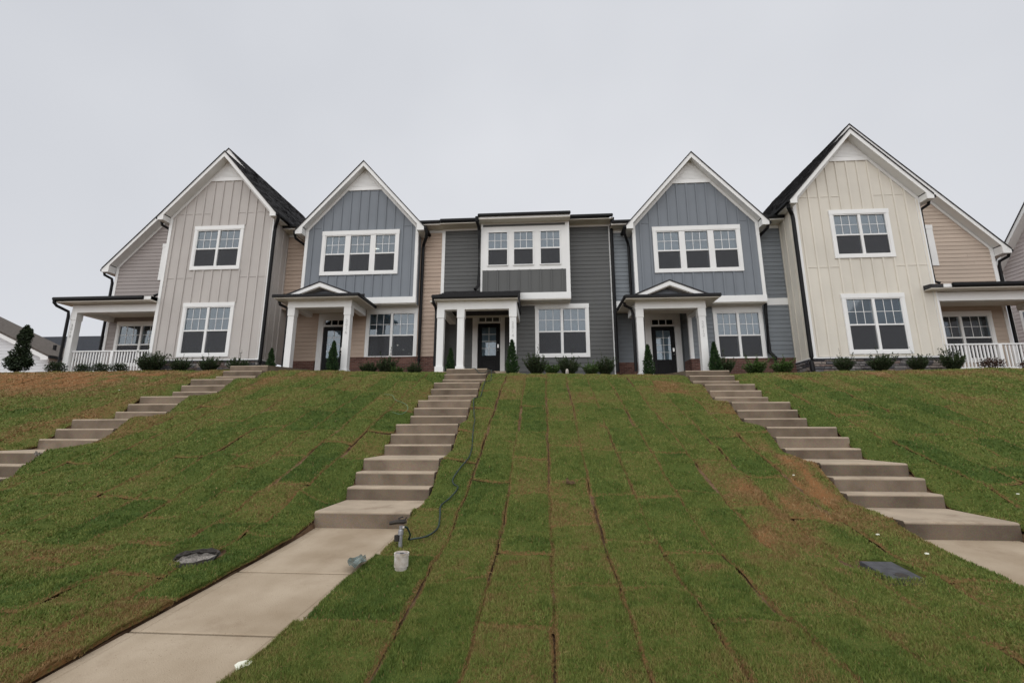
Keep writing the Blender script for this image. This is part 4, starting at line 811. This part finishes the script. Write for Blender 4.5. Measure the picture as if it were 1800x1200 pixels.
# ------------------------------------------------------------ planting
def leafmesh(name,P,Q,Rr,tone,m):
    """triangles from three point arrays with a per-leaf tone"""
    n=len(P); v=np.stack([P,Q,Rr],1).reshape(-1,3); me=bpy.data.meshes.new(name); me.vertices.add(n*3); me.vertices.foreach_set('co',v.ravel()); me.loops.add(n*3); me.loops.foreach_set('vertex_index',np.arange(n*3)); me.polygons.add(n); me.polygons.foreach_set('loop_start',np.arange(n)*3)
    a=me.attributes.new('tone','FLOAT','POINT'); a.data.foreach_set('value',np.repeat(tone,3).astype(np.float32)); me.materials.append(M[m]); me.update(); me.validate(); return me
def leaves(C,D,ln,wd,tone,name,m):
    n=len(C); D=D/np.linalg.norm(D,axis=1,keepdims=True); r=rng.normal(size=(n,3)); S=np.cross(D,r); S/=np.linalg.norm(S,axis=1,keepdims=True)+1e-9; ln=ln[:,None]; wd=wd[:,None]
    b,tp,s1,s2=C,C+D*ln,C+D*ln*.45+S*wd,C+D*ln*.45-S*wd
    return leafmesh(name,np.concatenate([b,tp]),np.concatenate([s1,s2]),np.concatenate([s2,s1]),np.concatenate([tone,tone]),m)
def spiky(m,h=.66,rad=.42,ns=120,per=42,seed=0):
    C=[];D=[];tn=[];st=MB(); rr=np.random.default_rng(seed)
    for i in range(ns):
        az=rr.random()*2*np.pi; q=rr.random()**.6; el=1.5-q*.85; L=h*(.62+.5*rr.random()*(1-.3*q))*(1.12-.3*q)*(1.4 if rr.random()<.16 else 1); d=np.array([np.cos(az)*np.cos(el),np.sin(az)*np.cos(el),np.sin(el)])
        p0=np.array([np.cos(az)*rad*.25*q,np.sin(az)*rad*.25*q,0]); pts=[p0+d*L*t+np.array([0,0,.10*t*t*q]) for t in (0,.35,.7,1)]
        st.tube([tuple(p) for p in pts],[.006,.005,.004,.002],3,False)
        for k in range(per):
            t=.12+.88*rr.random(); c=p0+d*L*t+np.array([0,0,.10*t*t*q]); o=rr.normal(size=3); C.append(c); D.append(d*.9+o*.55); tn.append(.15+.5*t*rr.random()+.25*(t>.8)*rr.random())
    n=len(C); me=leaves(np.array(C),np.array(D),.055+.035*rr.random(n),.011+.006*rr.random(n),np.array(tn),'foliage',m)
    sm=bpy.data.objects['_'] if False else None
    bmn=bpy.data.meshes.new('stem'); bmn.from_pydata(st.v,[],st.f); bmn.materials.append(M['bark']); return me,bmn
def blob(m,h=.42,rad=.27,n=900,seed=0,lw=(.05,.02)):
    rr=np.random.default_rng(seed); u=rr.normal(size=(n,3)); u/=np.linalg.norm(u,axis=1,keepdims=True); r=rr.random(n)**.4; lump=1+.25*np.sin(u[:,0]*5+seed)*np.cos(u[:,1]*6)
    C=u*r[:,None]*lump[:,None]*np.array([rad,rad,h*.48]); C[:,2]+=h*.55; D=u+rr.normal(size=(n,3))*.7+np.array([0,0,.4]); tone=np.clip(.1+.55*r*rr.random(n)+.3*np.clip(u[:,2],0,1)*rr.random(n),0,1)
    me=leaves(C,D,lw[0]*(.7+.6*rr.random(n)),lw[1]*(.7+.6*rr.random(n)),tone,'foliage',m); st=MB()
    for i in range(7): a=i*.9; st.tube([(0,0,-.02),(math.cos(a)*rad*.3,math.sin(a)*rad*.3,h*.4),(math.cos(a)*rad*.6,math.sin(a)*rad*.6,h*.75)],[.008,.006,.003],4,False)
    b=bpy.data.meshes.new('stem'); b.from_pydata(st.v,[],st.f); b.materials.append(M['bark']); return me,b
def arbor(h=1.02,rad=.21,n=2600,seed=0):
    rr=np.random.default_rng(seed); t=rr.random(n)**1.25; a=rr.random(n)*2*np.pi; prof=rad*np.clip((1-t)**.75,0,1)*np.clip(.55+t*3,0,1)*(1+.16*np.sin(a*3+t*17)+.12*np.sin(a*7-t*23)); q=rr.random(n)**.35
    C=np.stack([np.cos(a)*prof*q,np.sin(a)*prof*q,.03+t*h],-1); D=np.stack([np.cos(a)*.55,np.sin(a)*.55,np.full(n,1.1)],-1)+rr.normal(size=(n,3))*.35
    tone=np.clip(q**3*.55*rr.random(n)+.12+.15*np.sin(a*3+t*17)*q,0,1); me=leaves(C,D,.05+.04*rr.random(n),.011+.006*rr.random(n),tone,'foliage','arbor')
    st=MB().tube([(0,0,-.05),(0,0,h*.85)],[.022,.006],6); b=bpy.data.meshes.new('stem'); b.from_pydata(st.v,[],st.f); b.materials.append(M['bark']); return me,b
KINDS={'spiky':[spiky('needle',seed=s) for s in (1,2,3)],'light':[spiky('needle_light',.42,.34,60,34,seed=s) for s in (4,5)],'blob':[blob('leaf',seed=s) for s in (1,2)],'red':[blob('leaf_red',.36,.34,seed=5,n=700)],'arbor':[arbor(seed=s) for s in (1,2,3)]}
def plant(kind,name,label,cat,x,y,scale=1,sz=1,z=None,group=None):
    fm,sm=random.choice(KINDS[kind]); t=thing(name,label,cat,(x,y,(hz(x,y)-.01) if z is None else z),group); t.rotation_euler=(0,0,random.uniform(0,6.28)); t.scale=(scale,scale,scale*sz)
    for nm,me in (('foliage',fm),('stem',sm)):
        o=bpy.data.objects.new(nm,me); COL.objects.link(o); o.parent=t
G='shrubs in the front beds'
for x,y,s,l in [(-15.65,16.95,1.22,'big spiky dark shrub at the end of the white porch rail'),(-14.45,17.0,1.0,'spiky dark shrub under the left half of the taupe tower window'),(-13.25,17.0,1.02,'spiky dark shrub under the right half of the taupe tower window'),(-12.1,17.05,1.05,'spiky dark shrub between the taupe tower window and the first stairs'),
    (-7.1,17.9,.86,'spiky dark shrub on brick beside the portico of the tan-sided house'),(-6.35,17.9,.95,'spiky dark shrub under the middle of the tan-sided house window'),(-5.2,17.9,.78,'clipped dark shrub by the downspout of the tan-sided house'),
    (-.27,17.3,1.05,'spiky dark shrub under the left edge of the dark grey house window'),(.96,17.3,1.12,'largest spiky dark shrub beneath the dark grey house window, beside a white cap'),(2.33,17.3,.95,'spiky dark shrub against dark grey siding by the corner downspout'),
    (6.75,17.5,1.0,'low dark shrub between a conifer and brick under the lower blue house window'),(10.75,16.95,.86,'spiky dark shrub beside the stone corner of the cream tower'),(12.0,16.95,.94,'spiky dark shrub under the middle of the cream tower window'),(13.25,16.95,.88,'spiky dark shrub right of the cream tower window'),(14.42,16.95,1.0,'spiky dark shrub where the cream tower meets its porch rail')]:
    plant('spiky','spiky_shrub',l,'shrub',x,y,s*random.uniform(.74,.9),random.uniform(1.02,1.3),hz(x,y)-.02,G)
for x,y,s,l in [(-5.85,17.75,.8,'small light green shrub between two dark ones on the brick base'),(.32,17.2,.95,'small light green shrub left of the white cap by grey siding'),(1.80,17.2,1.0,'small light green shrub right of the dark grey house window'),(7.95,17.6,1.3,'low light green shrub against brick under the lower blue house window'),(8.95,17.6,1.25,'low light green shrub by the downspout next to the cream tower')]:
    plant('light','low_shrub',l,'shrub',x,y,s,1,hz(x,y)-.02,G)
for x,y,s,l in [(-19.75,17.0,1.15,'rounded leafy shrub beside the outer porch column of the taupe house'),(-18.65,17.05,.95,'rounded leafy shrub below the porch rail nearest the outer column'),(-17.85,17.05,1.0,'rounded leafy shrub at the middle rail post of the white porch'),(-17.05,17.05,.98,'rounded leafy shrub between the middle rail post and the big spiky shrub')]:
    plant('blob','leafy_shrub',l,'shrub',x,y,s,1,hz(x,y)-.02,G)
plant('red','leafy_shrub','reddish leafy shrub below the cream house porch rail','shrub',15.75,17.0,1.05,1,hz(15.75,17)-.02,G); plant('red','leafy_shrub','low brownish shrub beyond the rail post of the cream house porch','shrub',17.0,17.0,.9,.85,hz(17,17)-.02,G)
GA='conical evergreens flanking the entries'
for x,y,s,l in [(-10.55,16.75,.88,'cone-shaped evergreen in front of the taupe tower side wall'),(-7.98,16.55,1.12,'cone-shaped evergreen before the black door of the tan-sided house'),(-3.47,16.62,.92,'cone-shaped evergreen between the paired columns of the grey house'),(-1.13,16.1,1.18,'cone-shaped evergreen at the foot of the numbered grey house column'),(3.72,16.3,1.05,'cone-shaped evergreen at the left column of the lower blue house portico'),(6.12,16.55,1.12,'cone-shaped evergreen at the numbered column of the lower blue house')]:
    plant('arbor','conical_evergreen',l,'evergreen',x,y,s,1,hz(x,y)-.03,GA)
def young_tree():
    x,y=-20.95,16.6; t=thing('young_tree','young dark evergreen tree with stacked crown in front of the white cottage','tree',(x,y,hz(x,y)-.02))
    z0=hz(x,y)-.03; s=MB().tube([(x,y,z0),(x+.02,y,z0+.5),(x-.01,y,z0+1.1),(x+.03,y,z0+1.8)],[.04,.034,.024,.008],7)
    rr=np.random.default_rng(3); cl=[(-.02,.42,.44,.32),(.0,.75,.33,.3),(-.18,.55,.25,.2),(.22,.5,.25,.2),(.03,1.08,.22,.26),(.02,1.38,.2,.24),(.07,1.62,.15,.2),(-.07,1.66,.1,.2),(.16,1.7,.09,.14),(-.16,1.5,.1,.1),(.2,1.52,.1,.1),(.03,1.85,.07,.12),(-.3,.42,.16,.14),(.32,.4,.16,.14),(-.1,.2,.16,.1)]
    C=[];D=[];tn=[]
    for cx,cz,rx,rz in cl:
        n=int(900*rx/.3); u=rr.normal(size=(n,3)); u/=np.linalg.norm(u,axis=1,keepdims=True); q=rr.random(n)**.45; C.append(np.stack([x+cx+u[:,0]*rx*q,y+u[:,1]*rx*q,z0+cz+.06+u[:,2]*rz*q],-1)); D.append(u+rr.normal(size=(n,3))*.8); tn.append(np.clip(.05+.5*q*rr.random(n)+.3*np.clip(u[:,2],0,1)*rr.random(n),0,1))
        s.tube([(x,y,z0+cz*.7),(x+cx*.6,y,z0+cz),(x+cx+.5*rx*(1 if cx>0 else -1),y+.05,z0+cz+.1)],[.014,.009,.004],5)
    s.build('trunk','bark',t)
    C=np.concatenate(C);n=len(C); me=leaves(C,np.concatenate(D),.055+.03*rr.random(n),.02+.01*rr.random(n),np.concatenate(tn),'crown','leaf'); link('crown',me,t)
young_tree()
# mulch strip along the houses
mb=MB(); xs=np.arange(-22,22.01,.5); vs=[];fs=[]
for i,x in enumerate(xs):
    for j,y in enumerate((15.1,15.9,16.7,17.4,18.2)): vs.append((x,y,hz(x,y)-.012+random.uniform(-.012,.012)))
for i in range(len(xs)-1):
    for j in range(4): fs.append((i*5+j,(i+1)*5+j,(i+1)*5+j+1,i*5+j+1))
mb.add(vs,fs).build('planting_bed','mulch',None,kind='structure')
# ------------------------------------------------------------ things on the lawn
def smooth(pts,n=6):
    out=[]; P=[np.array(p,float) for p in pts]; P=[P[0]]+P+[P[-1]]
    for i in range(1,len(P)-2):
        for k in range(n):
            t=k/n; a,b,c,d=P[i-1:i+3]; out.append(.5*((2*b)+(-a+c)*t+(2*a-5*b+4*c-d)*t*t+(-a+3*b-3*c+d)*t**3))
    out.append(P[-2]); return out
hp=[(-1.60,5.33),(-1.53,5.40),(-1.37,5.50),(-1.30,5.74),(-1.34,6.03),(-1.39,6.31),(-1.32,6.6),(-1.28,6.92),(-1.41,7.15),(-1.36,7.40),(-1.27,7.75),(-1.30,8.3),(-1.38,8.9),(-1.45,9.6),(-1.58,10.3),(-1.66,10.8),(-1.62,11.3),(-1.62,12.0),(-1.58,12.7),(-1.54,13.2)]
pts=[(x,y,hz(x,y)+.05) for x,y in smooth(hp)]; ys=STEPS[1]
pts[0]=(-1.59,5.335,hz(-1.59,5.335)+.20); pts[1]=(-1.575,5.345,hz(-1.58,5.35)+.20); pts[2]=(-1.56,5.36,hz(-1.56,5.36)+.185); pts[3]=(-1.54,5.375,hz(-1.54,5.38)+.14); pts[4]=(-1.53,5.39,hz(-1.53,5.39)+.10)
top=[(-1.55,13.45,3.50),(-1.72,13.55,3.46),(-1.80,13.66,3.44),(-1.98,13.80,3.46),(-2.10,13.86,3.60),(-2.3,13.98,3.625),(-2.55,14.3,3.64),(-2.75,14.9,3.68)]
pts+=smooth(top,5)
tag(MB().tube([tuple(p) for p in pts],.0105,8).build('garden_hose','hose',None,smooth=True),'dark green garden hose winding down the turf beside the middle stairs','hose')
def spigot():
    x,y=-1.62,5.32; z=hz(x,y); t=thing('yard_spigot','galvanised yard spigot with sprinkler head feeding the garden hose','spigot',(x,y,z))
    MB().lathe(x,y,[(.022,z-.05),(.022,z+.12),(.03,z+.125),(.03,z+.17),(.02,z+.18),(.02,z+.22)],14).build('riser_pipe','galv',t,smooth=False)
    MB().lathe(x-.035,y-.005,[(.035,z+.06),(.035,z+.12)],12).build('valve_body','plastic_black',t)
    MB().tube([(x,y,z+.20),(x+.035,y+.01,z+.20)],.016,8).build('hose_coupling','pvc',t); MB().tube([(x-.13,y-.02,z+.245),(x-.05,y,z+.26),(x+.03,y,z+.262),(x+.06,y+.01,z+.265)],[.018,.026,.026,.012],8).build('sprinkler_head','plastic_black',t)
    MB().tube([(x-.02,y,z+.24),(x-.03,y,z+.30),(x+.02,y,z+.315)],.008,6).build('sprinkler_arm','plastic_black',t); MB().tube([(x+.03,y,z+.27),(x+.06,y,z+.31)],.007,6).build('sprinkler_arm','plastic_black',t)
spigot()
def cleanout():
    x,y=-1.41,4.69; z=hz(x,y); t=thing('cleanout_pipe','stubby white plastic cleanout pipe standing in the turf by the spigot','pipe',(x,y,z))
    MB().lathe(x,y,[(.058,z-.05),(.058,z+.05),(.058,z+.052)],24).build('pipe','pvc',t,smooth=False); MB().lathe(x,y,[(.068,z+.045),(.068,z+.14),(.072,z+.142),(.072,z+.17),(.062,z+.17),(.060,z+.152)],24).build('collar','pvc',t)
    MB().lathe(x,y,[(.059,z+.15),(.059,z+.158)],24).build('plug','galv',t); box('plug_socket','plastic_black',t,x-.016,x+.016,y-.016,y+.016,z+.1582,z+.162)
cleanout()
def cap_post():
    x,y=.87,16.9; z=hz(x,y); t=thing('utility_cap','small white domed utility cap between shrubs at the grey siding','utility cap',(x,y,z)); MB().lathe(x,y,[(.05,z-.03),(.05,z+.1),(.062,z+.1),(.062,z+.14),(.055,z+.14),(.05,z+.19),(.03,z+.22),(.01,z+.23)],16).build('cap','pvc',t,smooth=False)
    MB().lathe(x,y,[(.066,z+.05),(.066,z+.07)],16).build('collar','pvc',t)
cap_post()
def ragged(n,rx,ry,cx,cy,z,j=.2,seed=1):
    rr=random.Random(seed); return [(cx+rx*math.cos(2*math.pi*i/n)*(1+rr.uniform(-j,j)),cy+ry*math.sin(2*math.pi*i/n)*(1+rr.uniform(-j,j)),z) for i in range(n)]
def pit():
    x,y=-3.65,4.86; t=thing('valve_pit','sunken round valve pit with torn black rim beside the middle path','valve pit',(x,y,hz(x,y)))
    mb=MB(); n=26; rr=random.Random(4); rings=[]
    for rad,dz in ((.225,.01),(.215,.035),(.195,.028),(.18,-.03)):
        rings.append([(x+rad*math.cos(2*math.pi*i/n)*(1+rr.uniform(-.05,.05)),y+rad*.95*math.sin(2*math.pi*i/n)*(1+rr.uniform(-.05,.05)),hz(x,y)+.11*rad*math.sin(2*math.pi*i/n)+dz*(1 if math.sin(2*math.pi*i/n)>-.05 else -.6)+rr.uniform(-.008,.008)) for i in range(n)])
    vs=sum(rings,[]); fs=[(k*n+i,k*n+(i+1)%n,(k+1)*n+(i+1)%n,(k+1)*n+i) for k in range(3) for i in range(n)]; mb.add(vs,fs).build('rim','plastic_black',t)
    mb=MB(); vs=[(x+random.uniform(-.01,.01),y,hz(x,y)-.005)]
    for rad in (.1,.19):
        vs+=[(x+rad*math.cos(2*math.pi*i/n),y+rad*.95*math.sin(2*math.pi*i/n),hz(x,y)-.01+.1*rad*math.sin(2*math.pi*i/n)+rr.uniform(-.012,.015)) for i in range(n)]
    fs=[(0,1+i,1+(i+1)%n) for i in range(n)]+[(1+i,1+n+i,1+n+(i+1)%n,1+(i+1)%n) for i in range(n)]; mb.add(vs,fs).build('gravel_fill','aggregate',t)
    for k in range(3): a=1+k*.7; MB().tube([(x+.2*math.cos(a),y+.19*math.sin(a),hz(x,y)+.03),(x+.1*math.cos(a+.5),y+.1*math.sin(a+.5),hz(x,y)+.04),(x+.17*math.cos(a+1.2),y+.17*math.sin(a+1.2),hz(x,y)+.03)],.010,6).build('torn_strip','plastic_black',t)
pit()
def meter():
    x,y=3.30,4.96; z=hz(x,y)+.004; t=thing('meter_box','flat grey rectangular meter box lid set in the turf','meter box',(x,y,z-.05)); s=.11
    def q(u,v,w): return (x+u,y+v,z+v*s+w)
    hx,hy=.155,.21
    o=MB().add([q(-hx,-hy,-.08),q(hx,-hy,-.08),q(hx,hy,-.08),q(-hx,hy,-.08),q(-hx,-hy,0),q(hx,-hy,0),q(hx,hy,0),q(-hx,hy,0)],[(0,3,2,1),(4,5,6,7),(0,1,5,4),(1,2,6,5),(2,3,7,6),(3,0,4,7)]).build('lid','box_lid',t,bevel=.006)
    n=20; MB().add([q(.0+.055*math.cos(2*math.pi*i/n),-.13+.05*math.sin(2*math.pi*i/n),.003) for i in range(n)],[tuple(range(n))]).build('reading_port','plastic_black',t)
    MB().tube([q(.0+.058*math.cos(2*math.pi*i/n),-.13+.053*math.sin(2*math.pi*i/n),.002) for i in range(n//2+1)],.005,6).build('port_lip','box_lid',t)
meter()
def foil():
    x,y=-1.90,4.83; z=hz(x,y)+.0; n=9; rr=random.Random(2); vs=[];fs=[]
    for i in range(n):
        wv=.062*(1-.5*abs(i-3.5)/4.5)
        for j in range(5): vs.append((x+wv*(j-2)*.8-i*.012+.05+rr.uniform(-.006,.006),y-.2+i*.048,z+.03+.022*math.sin(j*2.1+i*.5)+rr.uniform(0,.012)+.02*(j>2)))
    for i in range(n-1):
        for j in range(4): fs.append((i*5+j,i*5+j+1,(i+1)*5+j+1,(i+1)*5+j))
    o=MB().add(vs,fs).build('foil_scrap','foil',None); md=o.modifiers.new('s','SOLIDIFY'); md.thickness=.004
    tag(o,'crumpled grey green foil wrapper lying on the path edge','litter')
    vs=ragged(9,.035,.062,-1.95,3.14,hz(-1.95,3.14)+.026,.38,5); vs=[(a,b,c+random.uniform(-.006,.008)) for a,b,c in vs]; o=MB().add(vs+[(a,b,c+.002) for a,b,c in vs],[tuple(range(9)),tuple(range(9,18))]+[(i,(i+1)%9,9+(i+1)%9,9+i) for i in range(9)]).build('paper_scrap','paper',None); tag(o,'torn pale paper scrap on the near edge of the path','litter')
    for i,(px,py,l) in enumerate([(3.75,5.76,'white chip below the first tread of the stairs by the dead turf'),(3.88,5.27,'white chip between the meter box and the path'),(6.26,6.78,'white chip high on the turf right of the stairs'),(3.69,7.31,'white chip on the brown dead turf'),(-11.5,11.6,'white chip on turf left of the chipped stairs')]):
        vs=ragged(7,.018,.014,px,py,hz(px,py)+.04,.3,8+i); o=MB().add(vs+[(a,b,c+.012) for a,b,c in vs],[tuple(range(7)),tuple(range(7,14))]+[(k,(k+1)%7,7+(k+1)%7,7+k) for k in range(7)]).build('litter_chip','paper',None); tag(o,l,'litter','white chips on the turf')
    tw=[(-4.05,11.34),(-3.83,11.3),(-3.66,11.0),(-3.5,10.82),(-3.25,10.65),(-3.17,10.49),(-3.26,10.3),(-3.45,10.25)]
    tag(MB().tube([(a,b,hz(a,b)+.06) for a,b in smooth(tw)],.0045,6).build('plant_tie','twine',None),'pale green twine loop lying on turf left of the middle stairs','twine')
    rr=random.Random(6); mb=MB(); px,py=.36,7.01
    for k in range(26):
        a,b,c=px+rr.gauss(0,.035),py+rr.gauss(0,.03),hz(px,py)+.03+abs(rr.gauss(0,.02)); s=rr.uniform(.012,.03); mb.add([(a-s,b,c),(a+s,b-s*.5,c),(a,b+s,c),(a,b,c+s*1.3)],[(0,1,3),(1,2,3),(2,0,3),(0,2,1)])
    tag(mb.build('turf_clod','dead_root',None),'small brown clod of dead roots in the middle of the turf','clod')
foil()
# loose dead runners and straw along the turf joints
def straw():
    n=9000; y=1.8+13*rng.random(n)**1.6; x=(rng.random(n)*2-1)*1.2*y+.07*y; k=np.abs(((x+1.72)/.596)%1-.0)<.09
    x=x[k];y=y[k]; ok=np.ones(len(x),bool)
    for i in range(3):
        c=np.where(y<6.1,-2.37+np.minimum(0,y-5.6)*.082,WX[1]) if i==1 else WX[i]
        ok&=np.abs(x-c)>.68
    x=x[ok];y=y[ok];n=len(x); C=np.stack([x,y,H(x,y)+.025+.01*rng.random(n)],-1); a=rng.random(n)*6.28; D=np.stack([np.cos(a),np.sin(a)*.9,np.abs(rng.normal(0,.25,n))],-1)
    me=leaves(C,D,.03+.05*rng.random(n),.0018*np.maximum(1,y/4),.7+.3*rng.random(n),'dead_grass','grass'); o=link('dead_grass',me,None,'stuff'); o['label']='loose dry grass runners scattered along the turf joints'; o['category']='dead grass'
straw()
